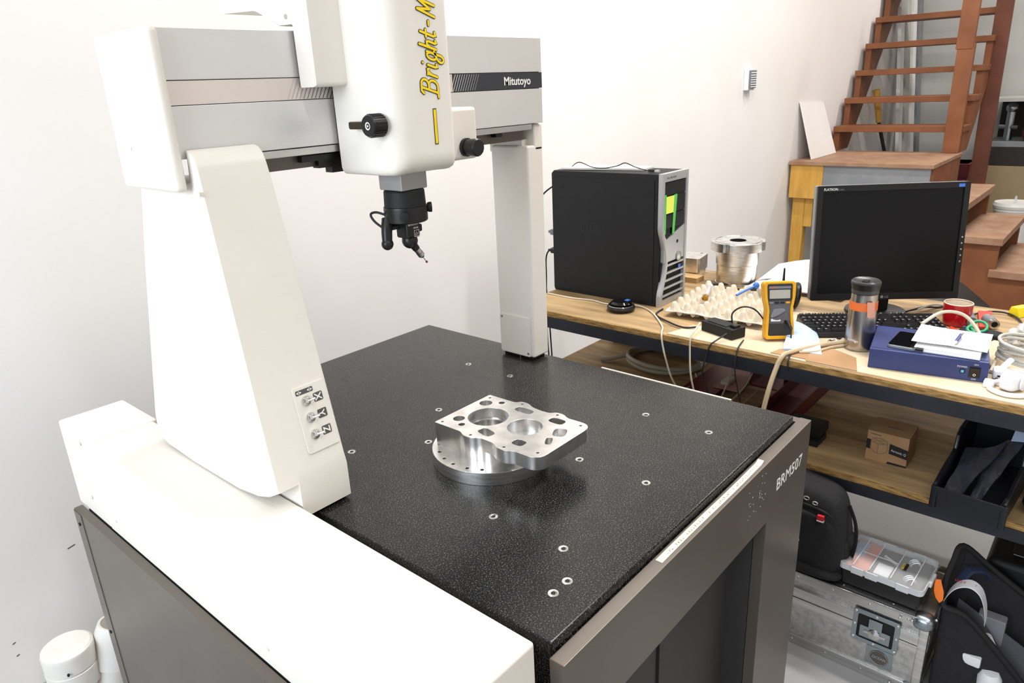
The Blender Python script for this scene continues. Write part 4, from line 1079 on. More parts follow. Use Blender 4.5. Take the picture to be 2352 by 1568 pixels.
part('holster', up(mk([holster, inner], -0.008, 0.022, 0.002)), mMeterY, mm)
part('holster_back', up(mk([holster], -0.014, -0.008)), mMeterY, mm)
part('face', up(mk([inner], -0.008, 0.016)), mMeterG, mm)
part('lower_body', up(mk([round_poly([(-0.032, 0.011), (0.032, 0.011), (0.0305, 0.046), (-0.0305, 0.046)], 0.003)], 0.016, 0.019, 0.001)), mMeterD, mm)
part('display_frame', up(mk([rrect(-0.034, 0.034, 0.112, 0.157, 0.004)], 0.016, 0.0185, 0.0005)), mMeterD, mm)
part('display', up(mk([rrect(-0.029, 0.029, 0.118, 0.143, 0.002)], 0.0185, 0.0189)), mLcd, mm)
part('brand_strip', up(mk([rrect(-0.031, 0.031, 0.1465, 0.1535, 0.001)], 0.0185, 0.0188)), mGreyP, mm)
lettering('FLUKE', 0.0065, fx @ Matrix.Translation((-0.028, 0.1478, 0.019)), mOrange, mm)
for i in range(4):
    part('button', up(mk([rrect(-0.029 + i * 0.0155, -0.0175 + i * 0.0155, 0.103, 0.1085, 0.001)], 0.016, 0.0182, 0.0004)), (mGreyP, mPlasticK, mPlasticK, mMeterY)[i], mm)
part('dial', up(mk([circ(-0.007, 0.077, 0.0215, 32)], 0.016, 0.0185, 0.0006)), mMeterG, mm)
part('dial_grip', up(mk([round_poly([(-0.028, 0.066), (-0.018, 0.088), (0.012, 0.089), (0.016, 0.083), (-0.005, 0.070), (-0.024, 0.063)], 0.004)], 0.0185, 0.025, 0.001)), mGreyP, mm)
part('spec_label', up(mk([rrect(-0.024, 0.003, 0.052, 0.060, 0.001)], 0.0162, 0.0168)), mPaper, mm)
part('input_jack', up(mk([circ(0.018, 0.050, 0.005, 16)], 0.016, 0.018)), mPlasticK, mm)
part('lead_plug', G().tube([(0.018, -0.018, 0.050), (0.022, -0.03, 0.045), (0.028, -0.036, 0.03)], 0.004, n=10), mPlasticK, mm)
part('test_lead', G().tube([(0.028, -0.036, 0.03)] + [tuple(mmi @ Vector(p)) for p in ((1.958, 0.68, CZ + 0.012), (1.93, 0.668, CZ + 0.004), (1.89, 0.652, CZ + 0.003), (1.858, 0.645, CZ + 0.004), (1.840, 0.642, 0.768), (1.838, 0.64, 0.74))], 0.0022), mCableK, mm)
part('kick_stand', G().box(-0.02, 0.02, 0.028, 0.032, 0.0, 0.11).xf(Matrix.Translation((0, -0.008, 0.018)) @ Matrix.Rotation(R(18), 4, 'X')), mPlasticK, mm)
rd = thing('two_way_radio', 'small black radio with antenna standing behind the multimeter', 'radio', (2.11, 0.765, BZ), rot=R(-40))
part('body', G().box(-0.024, 0.024, -0.013, 0.013, 0.0, 0.095, 0.004), mPlasticK, rd)
part('antenna', G().lathe([(0.006, 0.095), (0.0075, 0.112), (0.005, 0.118), (0.0035, 0.16), (0.0025, 0.185), (0, 0.187)], c=(-0.006, 0, 0), n=14), mRubber, rd)
solo('folded_cloth', G().slab(lambda u, v: (lambda a, b: (1.90 + a * 0.215 + 0.02 * b, 0.68 - b * (0.10 - 0.04 * a) + a * 0.055, CZ + 0.006 + 0.016 * math.sin(PI * a) * (0.4 + 0.6 * math.sin(PI * b)) + 0.012 * a * (1 - b) + 0.003 * math.sin(7 * a + 5 * b)))(u, v), 18, 14, 0.005), mCloth, 'folded pale blue cloth beside the multimeter', 'cloth')
rg = thing('ring_spanner', 'silver ring spanner end lying by the pale blue cloth', 'spanner', (2.035, 0.582, CZ))
part('ring', G().torus((0, 0, 0.004), (0, 0, 1), 0.016, 0.0048, 28, 8), mSteel, rg)
part('shank', G().box(0.018, 0.05, -0.006, 0.006, 0.001, 0.007, 0.001), mSteel, rg)

# ---------------- turned aluminium parts at the back
ab = thing('flanged_aluminium_hub', 'tall shiny aluminium hub with a notched flange and centre bore', 'machined part', (2.53, 1.105, BZ))
notch = []
for i in range(96):
    t = 2 * PI * i / 96
    k = (i % 24) / 24
    r = 0.098 if 0.08 < k < 0.92 else 0.090
    notch.append((r * math.cos(t), r * math.sin(t)))
part('flange', outline_mesh([notch, circ(0, 0, 0.03, 32)] + [circ(0.083 * math.cos(R(a)), 0.083 * math.sin(R(a)), 0.004, 10) for a in range(15, 360, 30)], 0.128, 0.160, 0.0008), mTurn, ab)
part('hub_body', G().lathe([(0.0, 0.004), (0.072, 0.004), (0.0735, 0.006), (0.0735, 0.072), (0.0765, 0.075), (0.0775, 0.128)], n=64), mTurn, ab)
part('foot_ring', G().lathe([(0, 0), (0.076, 0), (0.0765, 0.004), (0.07, 0.005)], n=48), mTurn, ab)
part('top_rim', G().torus((0, 0, 0.1605), (0, 0, 1), 0.083, 0.0018, 64, 6), mTurn, ab)
part('bore', G().lathe([(0.03, 0.16), (0.0295, 0.13), (0, 0.13)], n=32), mGroove, ab)
as_ = thing('aluminium_block', 'low shiny aluminium block behind the egg tray beside the tower', 'machined part', (2.545, 1.30, BZ), rot=R(14))
part('block', outline_mesh([round_poly([(-0.06, -0.045), (0.055, -0.055), (0.065, 0.02), (0.04, 0.06), (-0.05, 0.055)], 0.014), circ(0.045, -0.03, 0.006, 12)], 0.022, 0.078, 0.001), mMach, as_)
part('lower_step', outline_mesh([round_poly([(-0.055, -0.04), (0.05, -0.05), (0.058, 0.018), (0.036, 0.054), (-0.045, 0.05)], 0.012)], 0.0, 0.022, 0.0005), mMach, as_)
solo('wood_offcut', G().box(2.43, 2.49, 1.215, 1.38, BZ, BZ + 0.02, 0.001), mPly, 'small pale wood offcut beside the aluminium block', 'wood')
solo('black_strap', G().tube([(2.44, 1.16, BZ + 0.004), (2.46, 1.10, BZ + 0.008), (2.50, 1.04, BZ + 0.016), (2.545, 0.985, BZ + 0.022), (2.57, 0.95, BZ + 0.02)], 0.004, flat=0.5), mCableK, 'black strap lying in front of the aluminium hub', 'strap')
solo('black_cable_loop', G().tube([(2.40, 1.15, BZ + 0.003), (2.43, 1.05, BZ + 0.003), (2.46, 0.98, BZ + 0.003), (2.49, 0.985, BZ + 0.003), (2.475, 1.03, BZ + 0.003), (2.44, 1.02, BZ + 0.003)], 0.003), mCableK, 'black cable loop behind the egg tray', 'cable')
solo('paper_sheets', G().slab(lambda u, v: (2.46 + 0.24 * u, 0.70 + 0.33 * v - 0.02 * u, BZ + 0.014 + 0.072 * max(0, u - 0.1) ** 1.2 * (0.55 + 0.45 * math.sin(PI * v)) + 0.004 * math.sin(4 * v)), 14, 10, 0.004), mPaper, 'white paper sheets curling up behind the monitor', 'paper')
tr_ = thing('cable_reel', 'black and grey ring shaped reel behind the keyboard', 'reel', (2.31, 0.80, BZ), rot=R(30))
part('outer_ring', G().torus((0, 0, 0.046), (0, 1, 0.15), 0.036, 0.009, 30, 8), mPlasticK, tr_)
part('inner_ring', G().torus((0.0, 0.02, 0.044), (0, 1, 0.15), 0.032, 0.006, 30, 8), mCableG, tr_)
part('core', G().cyl((0, 0.0, 0.046), (0, 0.05, 0.046), 0.018, n=20), mRubber, tr_)
solo('cotton_ball', G().superq((2.235, 0.80, BZ + 0.018), 0.02, 0.022, 0.018, 0.9, 0.9, 10, 16), mPulp, 'crumpled cream paper ball behind the multimeter', 'paper')
# ---------------- monitor
mw = (Vector((2.50, 0.372, 0)) - Vector((2.24, 0.728, 0)))
mn = thing('monitor', 'black square flat screen monitor standing on the bench', 'monitor', (2.37, 0.55, BZ), rot=math.atan2(mw.y, mw.x))
Wm = mw.length; Hm = 0.354; zb_ = 0.056
tilt = Matrix.Translation((0, 0, zb_)) @ Matrix.Rotation(R(-5), 4, 'X')
def mon(g): return g.xf(tilt)
part('housing', mon(G().box(-Wm / 2, Wm / 2, 0.012, 0.040, 0.0, Hm, 0.004)), mLcdSide, mn)
part('housing_back', mon(G().hull8([(-Wm / 2 + 0.05, 0.04, 0.05), (Wm / 2 - 0.05, 0.04, 0.05), (Wm / 2 - 0.05, 0.04, Hm - 0.05), (-Wm / 2 + 0.05, 0.04, Hm - 0.05)], [(-0.12, 0.07, 0.08), (0.12, 0.07, 0.08), (0.12, 0.07, Hm - 0.09), (-0.12, 0.07, Hm - 0.09)])), mPlasticKm, mn)
bzm = outline_mesh([rrect(-Wm / 2, Wm / 2, 0, Hm, 0.003), [(-Wm / 2 + 0.0165, 0.021), (Wm / 2 - 0.0165, 0.021), (Wm / 2 - 0.0165, Hm - 0.018), (-Wm / 2 + 0.0165, Hm - 0.018)]], 0, 0.0125, 0.0008)
bzm.transform(tilt @ Matrix.Translation((0, 0.0122, 0)) @ fx)
bzo = part('bezel', bzm, mBezel, mn)
part('screen', mon(G().box(-Wm / 2 + 0.014, Wm / 2 - 0.014, 0.0045, 0.0085, 0.018, Hm - 0.015)), mScreen, mn)
def monm(x, z): return tilt @ Matrix.Translation((x, -0.0006, z)) @ fx
lettering('FLATRON', 0.0105, monm(-Wm / 2 + 0.017, Hm - 0.0145), mWhiteT, bzo, width=0.04)
lettering('L1933', 0.0065, monm(-Wm / 2 + 0.060, Hm - 0.0145), mGreyP, bzo)
lettering('LG', 0.010, monm(0.002, 0.0055), mGreyP, bzo)
part('logo_disc', mon(G().lathe([(0, 0), (0.0045, 0), (0.0045, 0.0006), (0, 0.0006)], c=(-0.006, -0.0004, 0.009), d=(0, -1, 0), n=18)), mGreyP, bzo)
part('rating_sticker', mon(G().box(Wm / 2 - 0.034, Wm / 2 - 0.017, -0.0006, 0.0, Hm - 0.015, Hm - 0.006)), mBlueS, bzo)
for i in range(5):
    part('button', mon(G().lathe([(0, 0), (0.0024, 0), (0.0024, 0.001), (0, 0.0012)], c=(Wm / 2 - 0.008, 0, 0.115 + i * 0.0185), d=(0, -1, 0), n=12)), mSteel, bzo)
part('stand_neck', G().box(-0.03, 0.03, 0.03, 0.052, 0.012, 0.20, 0.004), mPlasticK, mn)
part('stand_base', G().lathe([(0, 0), (0.09, 0), (0.088, 0.008), (0.05, 0.013), (0, 0.014)], c=(0, 0.055, 0), n=40), mPlasticK, mn)

# ---------------- keyboard
kd = Vector((0.56, -0.83, 0)).normalized()
kb = thing('keyboard', 'black full size keyboard in front of the monitor', 'keyboard', (2.052, 0.662, CZ), rot=math.atan2(kd.y, kd.x))
KW, KD = 0.398, 0.150
part('shell', G().hull8([(0, 0, 0), (KW, 0, 0), (KW, KD, 0), (0, KD, 0)], [(0.002, 0.002, 0.010), (KW - 0.002, 0.002, 0.010), (KW - 0.002, KD - 0.002, 0.024), (0.002, KD - 0.002, 0.024)], 0.002), mPlasticK, kb)
part('palm_edge', G().box(0.0, KW, -0.012, 0.0, 0.0, 0.009, 0.003), mPlasticK, kb)
kp = KW / 23.2
key_cache = {}
def key(x, row, wdt, shiny=False):
    k = (wdt, shiny)
    if k not in key_cache:
        w2 = wdt * kp - 0.0022
        me = G().hull8([(0, 0, 0), (w2, 0, 0), (w2, 0.0148, 0), (0, 0.0148, 0)], [(0.0022, 0.0028, 0.0065), (w2 - 0.0022, 0.0028, 0.0065), (w2 - 0.0022, 0.0132, 0.0065), (0.0022, 0.0132, 0.0065)]).mesh('key')
        me.materials.append(mKey if not shiny else mSilver)
        lm_ = G().box(0.0032, min(w2 - 0.003, 0.0085), 0.0068, 0.0108, 0.0064, 0.0067).mesh('key_legend')
        lm_.materials.append(mKeyP)
        key_cache[k] = (me, lm_)
    me, lm_ = key_cache[k]
    y = 0.012 + row * 0.0215 + (0.006 if row == 5 else 0)
    o = bpy.data.objects.new('key', me); col.objects.link(o); o.parent = kb
    o.location = (0.0035 + x * kp, y, 0.0105 + 0.0935 * y); o.rotation_euler = (R(5.3), 0, 0)
    if wdt <= 1.6:
        l_ = bpy.data.objects.new('key_legend', lm_); col.objects.link(l_); l_.parent = o
rows = [[1.3, 1.2, 1.2, 6.2, 1.2, 1.2, 1.2, 1.4], [2.2] + [1] * 10 + [2.7], [1.7] + [1] * 11 + [2.2], [1.4] + [1] * 12 + [1.5], [1] * 13 + [1.9], [1, 1.2, 1, 1, 1, 1.2, 1, 1, 1, 1.2, 1, 1, 1, 1]]
for r_, ws in enumerate(rows):
    x = 0.0
    for wdt in ws:
        key(x, r_, wdt, False); x += wdt
for r_ in (0, 1, 3, 4, 5):
    for c in range(3):
        if r_ == 1 and c != 1: continue
        key(15.3 + c, r_, 1)
for r_ in range(5):
    for c in range(4):
        key(18.7 + c, r_, 1)

# ---------------- travel mug
mg = thing('travel_mug', 'stainless steel travel mug with black lid and orange tape band', 'mug', (2.035, 0.520, CZ + 0.0018))
part('body', G().lathe([(0, 0), (0.0365, 0), (0.0385, 0.004), (0.0385, 0.02), (0.0365, 0.09), (0.0345, 0.125), (0.0335, 0.15), (0.0335, 0.158), (0.0, 0.158)], n=56), mMug, mg)
part('lid', G().lathe([(0.033, 0.1585), (0.0345, 0.16), (0.0345, 0.172), (0.0375, 0.186), (0.0375, 0.191), (0.034, 0.1945), (0.026, 0.191), (0, 0.189)], n=48), mMugLid, mg)
part('lid_band', G().lathe([(0.0346, 0.170), (0.0376, 0.1845), (0.0378, 0.1865), (0.0349, 0.171)], n=48), mPlasticK, mg)
part('drink_flap', G().box(-0.014, 0.006, -0.008, 0.008, 0.1885, 0.1935, 0.001), mPlasticK, mg)
part('tape_band', G().lathe([(0.0342, 0.113), (0.0360, 0.1135), (0.0352, 0.136), (0.0340, 0.1362)], n=48), mOrange, mg, label='orange tape band')
gtab = G().slab(lambda u, v: (-0.0375 - 0.004 * math.sin(PI * u), -0.017 + 0.020 * u + 0.004 * v, 0.100 + 0.042 * v), 6, 6, 0.001)
part('tape_end', gtab.xf(Matrix.Rotation(R(38), 4, 'Z')), mOrangeT, mg, label='faded orange tape end')
lettering('contigo', 0.011, Matrix.Rotation(R(0), 4, 'Z') @ frame((-0.0335, 0.0215, 0.028), (-0.40, -0.92, 0), (0, 0, 1)), mWhiteT, mg)

# ---------------- blue instrument box with things on it
bd = Vector((0.045, -0.251, 0)).normalized()
bb = thing('blue_instrument_box', 'navy blue metal instrument box with power switch at the bench front', 'instrument', (1.902, 0.458, CZ), rot=math.atan2(bd.y, bd.x))
part('case', G().box(0, 0.262, 0, 0.205, 0.0, 0.052, 0.0015), mBlueBox, bb)
part('top_plate', G().box(0.003, 0.259, 0.012, 0.20, 0.052, 0.0532, 0.0004), mBlueBox, bb)
part('rocker_frame', G().box(0.222, 0.246, -0.002, 0.0, 0.010, 0.038, 0.0008), mPlasticK, bb)
part('rocker_switch', G().hull8([(0.2245, -0.002, 0.0125), (0.2435, -0.002, 0.0125), (0.2435, -0.002, 0.0355), (0.2245, -0.002, 0.0355)], [(0.2245, -0.003, 0.0125), (0.2435, -0.003, 0.0125), (0.2435, -0.006, 0.0355), (0.2245, -0.006, 0.0355)]), mGloss, bb)
part('rocker_mark', G().torus((0.234, -0.0038, 0.018), (0, 1, 0.1), 0.0026, 0.0006, 18, 6), mWhiteT, bb)
part('power_lamp', G().box(0.203, 0.214, -0.0025, 0.0, 0.018, 0.029, 0.0008), mPlasticK, bb)
part('lamp_lens', G().box(0.2055, 0.2115, -0.0032, -0.0024, 0.0205, 0.0265), mCyan, bb)
fb = Matrix(((1, 0, 0, 0), (0, 0, -1, -0.0003), (0, 1, 0, 0), (0, 0, 0, 1)))
for tx, x, z, s_ in (('POWER', 0.196, 0.0325, 0.0062), ('ON', 0.2305, 0.0415, 0.0058), ('OFF', 0.229, 0.0035, 0.0058)):
    lettering(tx, s_, fb @ Matrix.Translation((x, z, 0)), mPaperG, bb)
bm_ = Matrix.Translation((1.902, 0.458, CZ + 0.0534)) @ Matrix.Rotation(math.atan2(bd.y, bd.x), 4, 'Z')
def onbox(x, y, z=0.0): return bm_ @ Vector((x, y, z))
phn = thing('smartphone', 'black smartphone lying on the blue instrument box', 'phone', onbox(0.080, 0.078, 0.0), rot=math.atan2(bd.y, bd.x) + R(-10))
part('chassis', outline_mesh([rrect(-0.033, 0.033, -0.062, 0.062, 0.008)], 0.0002, 0.008, 0.0015), mLcdSide, phn)
part('glass', outline_mesh([rrect(-0.0318, 0.0318, -0.0608, 0.0608, 0.0075)], 0.008, 0.0088, 0.0003), mGloss, phn)
npd = thing('notepad', 'white notepad with curled top sheet on the blue instrument box', 'notepad', onbox(0.178, 0.10, 0.0), rot=math.atan2(bd.y, bd.x) + R(-6))
part('cover_board', G().box(-0.072, 0.072, -0.088, 0.088, 0.0002, 0.002), mPaperG, npd)
part('page_block', G().box(-0.071, 0.071, -0.086, 0.087, 0.0021, 0.010), mPaper, npd)
part('top_sheet', G().slab(lambda u, v: (-0.082 + 0.165 * u, -0.066 + 0.155 * v + 0.01 * u, 0.0128 + 0.010 * (1 - v) * (0.5 - abs(u - 0.5)) + 0.006 * (1 - u) ** 3), 12, 10, 0.0006), mPaper, npd)
part('binding_clip', G().cyl((-0.066, -0.088, 0.006), (-0.050, -0.0885, 0.006), 0.005, n=12), mPlasticK, npd)
pen = thing('ballpoint_pen', 'violet and clear ballpoint pen lying on the notepad', 'pen', onbox(0.192, 0.085, 0.0235), rot=math.atan2(bd.y, bd.x) + R(-10))
mViolet = M('violet_plastic', '#4a4a86', 0.3)
part('barrel', G().cyl((0, -0.03, 0), (0, 0.035, 0), 0.0048, n=14), mViolet, pen)
part('tip', G().cyl((0, -0.03, 0), (0, -0.052, 0), 0.0046, 0.001, n=14), mClearRib, pen)
part('cap', G().cyl((0, 0.035, 0), (0, 0.043, 0), 0.005, 0.0035, n=14), mWhiteP, pen)
part('clip', G().box(0.003, 0.0055, 0.005, 0.04, 0.002, 0.0065), mChrome, pen)

# ---------------- red cup, leads and tools at the right of the bench
cup = thing('red_cup', 'glossy red round cup behind the keyboard', 'cup', (2.402, 0.352, BZ))
part('wall', G().lathe([(0, 0), (0.030, 0), (0.034, 0.004), (0.0385, 0.03), (0.039, 0.068), (0.0375, 0.0695), (0.036, 0.068), (0.034, 0.03), (0.02, 0.012), (0, 0.012)], n=44), mRedCup, cup)
part('lining', G().lathe([(0.0358, 0.067), (0.0338, 0.03), (0.02, 0.0125), (0, 0.0125)], n=40), mCupIn, cup)
part('rim', G().torus((0, 0, 0.069), (0, 0, 1), 0.0375, 0.0017, 44, 8), mCupIn, cup)
for k_, (pts, r_, m_, lb) in enumerate((
    ([(2.45, 0.50, BZ + 0.004), (2.50, 0.46, BZ + 0.012), (2.55, 0.43, BZ + 0.004), (2.58, 0.38, BZ + 0.012), (2.53, 0.36, BZ + 0.004)], 0.0035, mCableK, 'black cable tangle behind the monitor foot, left of the red cup'),
    ([(2.47, 0.47, BZ + 0.010), (2.52, 0.44, BZ + 0.018), (2.56, 0.40, BZ + 0.010), (2.50, 0.40, BZ + 0.014)], 0.003, mCableG, 'grey cable tangle behind the monitor foot'),
    ([(2.50, 0.335, BZ + 0.004), (2.56, 0.30, BZ + 0.008), (2.585, 0.25, BZ + 0.006), (2.52, 0.205, BZ + 0.006), (2.42, 0.195, BZ + 0.004), (2.32, 0.235, BZ + 0.004), (2.22, 0.255, BZ + 0.004), (2.12, 0.245, CZ + 0.004), (2.08, 0.218, CZ + 0.004), (1.99, 0.187, CZ + 0.004), (1.95, 0.185, CZ + 0.012)], 0.003, mCableK, 'black cable curving from the red cup past the blue box'),
    ([(2.155, 0.395, CZ + 0.06), (2.21, 0.36, CZ + 0.085), (2.25, 0.315, CZ + 0.075), (2.245, 0.275, CZ + 0.04), (2.20, 0.245, CZ + 0.006)], 0.0046, mCableW, 'beige cable arching up behind the notepad'),
    ([(2.02, 0.203, CZ + 0.006), (2.13, 0.207, CZ + 0.005), (2.24, 0.20, CZ + 0.005), (2.34, 0.165, CZ + 0.005), (2.40, 0.12, CZ + 0.006)], 0.0042, mCableW, 'beige cable running from the blue box to the cable coil'),
)):
    solo('bench_cable', G().tube(pts, r_), m_, lb, 'cable')
cn = thing('cable_connector', 'round dark metal cable connector lying near the red cup', 'connector', (2.42, 0.262, BZ + 0.0165), rot=R(28))
part('shell', G().lathe([(0, 0), (0.012, 0), (0.015, 0.004), (0.016, 0.02), (0.013, 0.028), (0.014, 0.046), (0.008, 0.052), (0, 0.052)], d=(1, 0, 0)), mGreyP, cn)
part('nut', G().lathe([(0.009, -0.016), (0.0145, -0.016), (0.0145, 0.0), (0.012, 0.001), (0, 0.0)], d=(1, 0, 0), n=12), mSteel, cn)
part('socket_hole', G().lathe([(0, -0.010), (0.0085, -0.0102)], d=(1, 0, 0), n=16), mGroove, cn)
solo('black_pouch', G().superq((2.33, 0.275, BZ + 0.008), 0.03, 0.055, 0.008, 0.5, 0.5, 8, 20), mCanvas, 'flat black pouch lying below the cable connector', 'pouch')
tl = thing('green_handled_tool', 'grey tool with a green ring handle beside the red cup', 'tool', (2.36, 0.305, BZ + 0.004), rot=R(8))
part('shaft', G().tube([(0.02, 0.0, 0.02), (0.08, 0.012, 0.028), (0.15, 0.022, 0.034)], lambda t: 0.013 - 0.003 * t, n=14), mGreyP, tl)
part('ring_handle', G().torus((-0.03, -0.018, 0.022), (-0.55, 0, 0.83), 0.020, 0.0042, 30, 10), mGreenP, tl, label='green ring handle')
part('ring_handle', G().torus((-0.045, -0.002, 0.016), (-0.55, 0, 0.83), 0.011, 0.0045, 24, 10), mGreenP, tl, label='green ring handle')
solo('red_packet', G().hull8([(2.40, 0.29, BZ), (2.52, 0.315, BZ), (2.53, 0.28, BZ), (2.41, 0.262, BZ)], [(2.40, 0.29, BZ + 0.006), (2.52, 0.315, BZ + 0.02), (2.53, 0.28, BZ + 0.02), (2.41, 0.262, BZ + 0.006)]), mRedP, 'red and white printed packet behind the green handled tool', 'packet')
solo('red_marker', G().cyl((2.335, 0.352, BZ + 0.007), (2.30, 0.315, BZ + 0.007), 0.0065, n=12).cyl((2.30, 0.315, BZ + 0.007), (2.29, 0.305, BZ + 0.007), 0.005, n=12), mRedP, 'red marker pen lying below the red cup', 'pen')
solo('blue_marker', G().cyl((2.36, 0.322, BZ + 0.007), (2.335, 0.300, BZ + 0.007), 0.0065, n=12).cyl((2.335, 0.300, BZ + 0.007), (2.33, 0.296, BZ + 0.007), 0.004, n=12), mBlueS, 'pale blue marker cap lying below the red cup', 'pen')
# coil of grey cable
ccl = thing('cable_coil', 'coil of beige grey cable tied up at the bench end', 'cable', (2.13, 0.130, CZ))
for i in range(8):
    rr2 = 0.062 + 0.009 * rnd.random(); zz_ = 0.006 + i * 0.0065
    pts = [(rr2 * math.cos(2 * PI * k / 14) + 0.006 * rnd.random(), 1.15 * rr2 * math.sin(2 * PI * k / 14), zz_ + 0.006 * math.sin(2 * PI * k / 14 + i) + 0.010 * math.sin(PI * k / 14)) for k in range(15)]
    part('cable_turn', G().tube(pts, 0.0042, n=8, sub=4), mCableG, ccl)
part('tie_bundle', G().tube([(0.05, 0.05, 0.03), (0.075, 0.06, 0.055), (0.10, 0.052, 0.05), (0.12, 0.03, 0.03)], 0.013, n=12), mCableG, ccl)
solo('crumpled_film', G().slab(lambda u, v: (2.36 + 0.13 * u, 0.10 + 0.10 * v, BZ + 0.008 + 0.05 * math.sin(PI * u) * math.sin(PI * v) + 0.008 * math.sin(19 * u + 7 * v) + 0.007 * math.sin(23 * v - 5 * u)), 16, 14, 0.003), mBagP, 'crumpled clear plastic film at the right end of the bench', 'film')
pg = thing('mains_plug', 'white mains plug with coiled lead at the bench front', 'plug', (1.935, 0.150, CZ), rot=R(-25))
part('plug_body', G().superq((0, 0, 0.022), 0.026, 0.020, 0.021, 0.5, 0.6, 12, 24), mWhiteP, pg)
part('plug_face', G().lathe([(0, 0), (0.019, 0), (0.019, 0.004), (0, 0.005)], c=(0.012, -0.018, 0.022), d=(0.2, -1, 0), n=24), mWhiteP, pg)
part('pin_hole', G().lathe([(0, 0), (0.003, 0)], c=(0.006, -0.0235, 0.026), d=(0.2, -1, 0), n=10), mGroove, pg)
part('pin_hole', G().lathe([(0, 0), (0.003, 0)], c=(0.02, -0.021, 0.017), d=(0.2, -1, 0), n=10), mGroove, pg)
part('coiled_lead', G().tube([(0.02, 0.01, 0.02), (-0.01, 0.035, 0.008), (-0.045, 0.02, 0.006), (-0.05, -0.02, 0.006), (-0.02, -0.045, 0.006), (0.03, -0.04, 0.006), (0.05, -0.01, 0.006)], 0.0058, n=10), mWhiteP, pg)
part('label_flag', G().slab(lambda u, v: (0.012 + 0.035 * u, 0.03 + 0.015 * v, 0.035 + 0.02 * u + 0.004 * math.sin(3 * v)), 6, 4, 0.001), mWhiteP, pg)
sp_ = thing('small_white_plug', 'small white two pin plug beside the blue instrument box', 'plug', (2.0, 0.182, CZ), rot=R(10))
part('body', G().superq((0, 0, 0.014), 0.020, 0.016, 0.0135, 0.5, 0.5, 10, 20), mWhiteP, sp_)
part('slot', G().box(-0.021, -0.0185, -0.006, 0.006, 0.010, 0.014), mGroove, sp_)
solo('square_adapter', G().box(1.918, 1.942, 0.182, 0.204, CZ, CZ + 0.016, 0.002), mWhiteP, 'small square white adapter next to the blue instrument box', 'adapter')
tb = thing('tablet_screen', 'black framed tablet standing at the right end of the bench', 'tablet', (2.21, 0.02, BZ), rot=(0, R(6), R(4)))
part('frame', G().box(-0.008, 0.008, -0.16, 0.115, 0.004, 0.20, 0.003), mBezel, tb)
part('display', G().box(-0.0088, -0.008, -0.15, 0.100, 0.016, 0.188), M('lilac_screen', '#b9bcd8', 0.2), tb)
yt = thing('yellow_tool', 'yellow and black tool lying at the back of the bench', 'tool', (2.60, 0.215, BZ), rot=R(-30))
part('head', G().hull8([(-0.03, -0.02, 0.0), (0.03, -0.02, 0.0), (0.03, 0.02, 0.0), (-0.03, 0.02, 0.0)], [(-0.03, -0.012, 0.03), (0.02, -0.012, 0.03), (0.02, 0.012, 0.03), (-0.03, 0.012, 0.03)], 0.003), M('bright_yellow_plastic', '#f0d51c', 0.45), yt)
part('handle', G().cyl((0.03, -0.0, 0.016), (0.12, -0.02, 0.03), 0.014, n=14), mPlasticK, yt)
solo('white_sheet', G().prism([(2.07, 0.212), (2.12, 0.03), (2.03, -0.02), (2.0, 0.16)], CZ + 0.0002, CZ + 0.0014, 'z'), mPaper, 'white paper sheet under the cable coil', 'paper', smooth=False)
# ------------------------------------------------------------------ things on the lower shelf
hs = thing('hose_coil', 'coil of milky plastic hose on the lower shelf', 'hose', (2.30, 1.27, SZ))
for i, (r_, dz, ox) in enumerate(((0.118, 0.010, 0.0), (0.128, 0.013, 0.006), (0.122, 0.026, -0.004))):
    pts = [(ox + r_ * math.cos(2 * PI * k / 20 + i), r_ * 1.18 * math.sin(2 * PI * k / 20 + i), dz + 0.004 * math.sin(4 * PI * k / 20)) for k in range(21)]
    part('hose_turn', G().tube(pts, 0.0095, n=12, sub=3), mHose, hs)
part('hose_tail', G().tube([(-0.06, 0.12, 0.03), (-0.10, 0.17, 0.016), (-0.125, 0.21, 0.010)], 0.0085, n=12), mHose, hs)
part('hose_tail', G().tube([(0.11, 0.10, 0.030), (0.14, 0.22, 0.03), (0.13, 0.34, 0.018)], 0.0095, n=12), mHose, hs)
bx_ = thing('black_drawer_unit', 'black box pushed to the back of the lower shelf', 'box', (2.50, 1.42, SZ))
part('shell', G().box(2.38, 2.60, 1.19, 1.575, SZ + 0.012, SZ + 0.16, 0.004), mPlasticK, bx_, world=True)
for y in (1.21, 1.555):
    part('foot', G().cyl((2.40, y, SZ), (2.40, y, SZ + 0.012), 0.010, n=12), mRubber, bx_, world=True)
part('front_lip', G().box(2.374, 2.38, 1.20, 1.565, SZ + 0.03, SZ + 0.15, 0.002), mPlasticK, bx_, world=True)
def channel(x0, x1, y0, y1, z0, h, t=0.004):
    return G().box(x0, x1, y0, y1, z0, z0 + t).box(x0, x1, y0, y0 + t, z0 + t, z0 + h).box(x0, x1, y1 - t, y1, z0 + t, z0 + h)
solo('red_channel', channel(2.0, 2.55, 0.685, 0.785, SZ, 0.05), mRed, 'dark red steel channel lying across the lower shelf', 'steel channel')
solo('red_plate', G().box(2.10, 2.56, 0.965, 1.085, SZ, SZ + 0.018, 0.001), mRed, 'dark red steel plate under the pinkish sheet', 'steel plate')
solo('red_upright', channel(2.28, 2.58, 0.80, 0.92, SZ, 0.09), mRed, 'taller dark red steel channel behind the pinkish sheet', 'steel channel')
solo('pinkish_sheet', G().prism([(2.15, 0.995), (2.45, 0.985), (2.44, 0.915), (2.34, 0.925), (2.30, 0.93), (2.155, 0.905)], SZ + 0.0185, SZ + 0.021, 'z'), mPink, 'pinkish plastic sheet lying on the red plate', 'sheet', smooth=False)
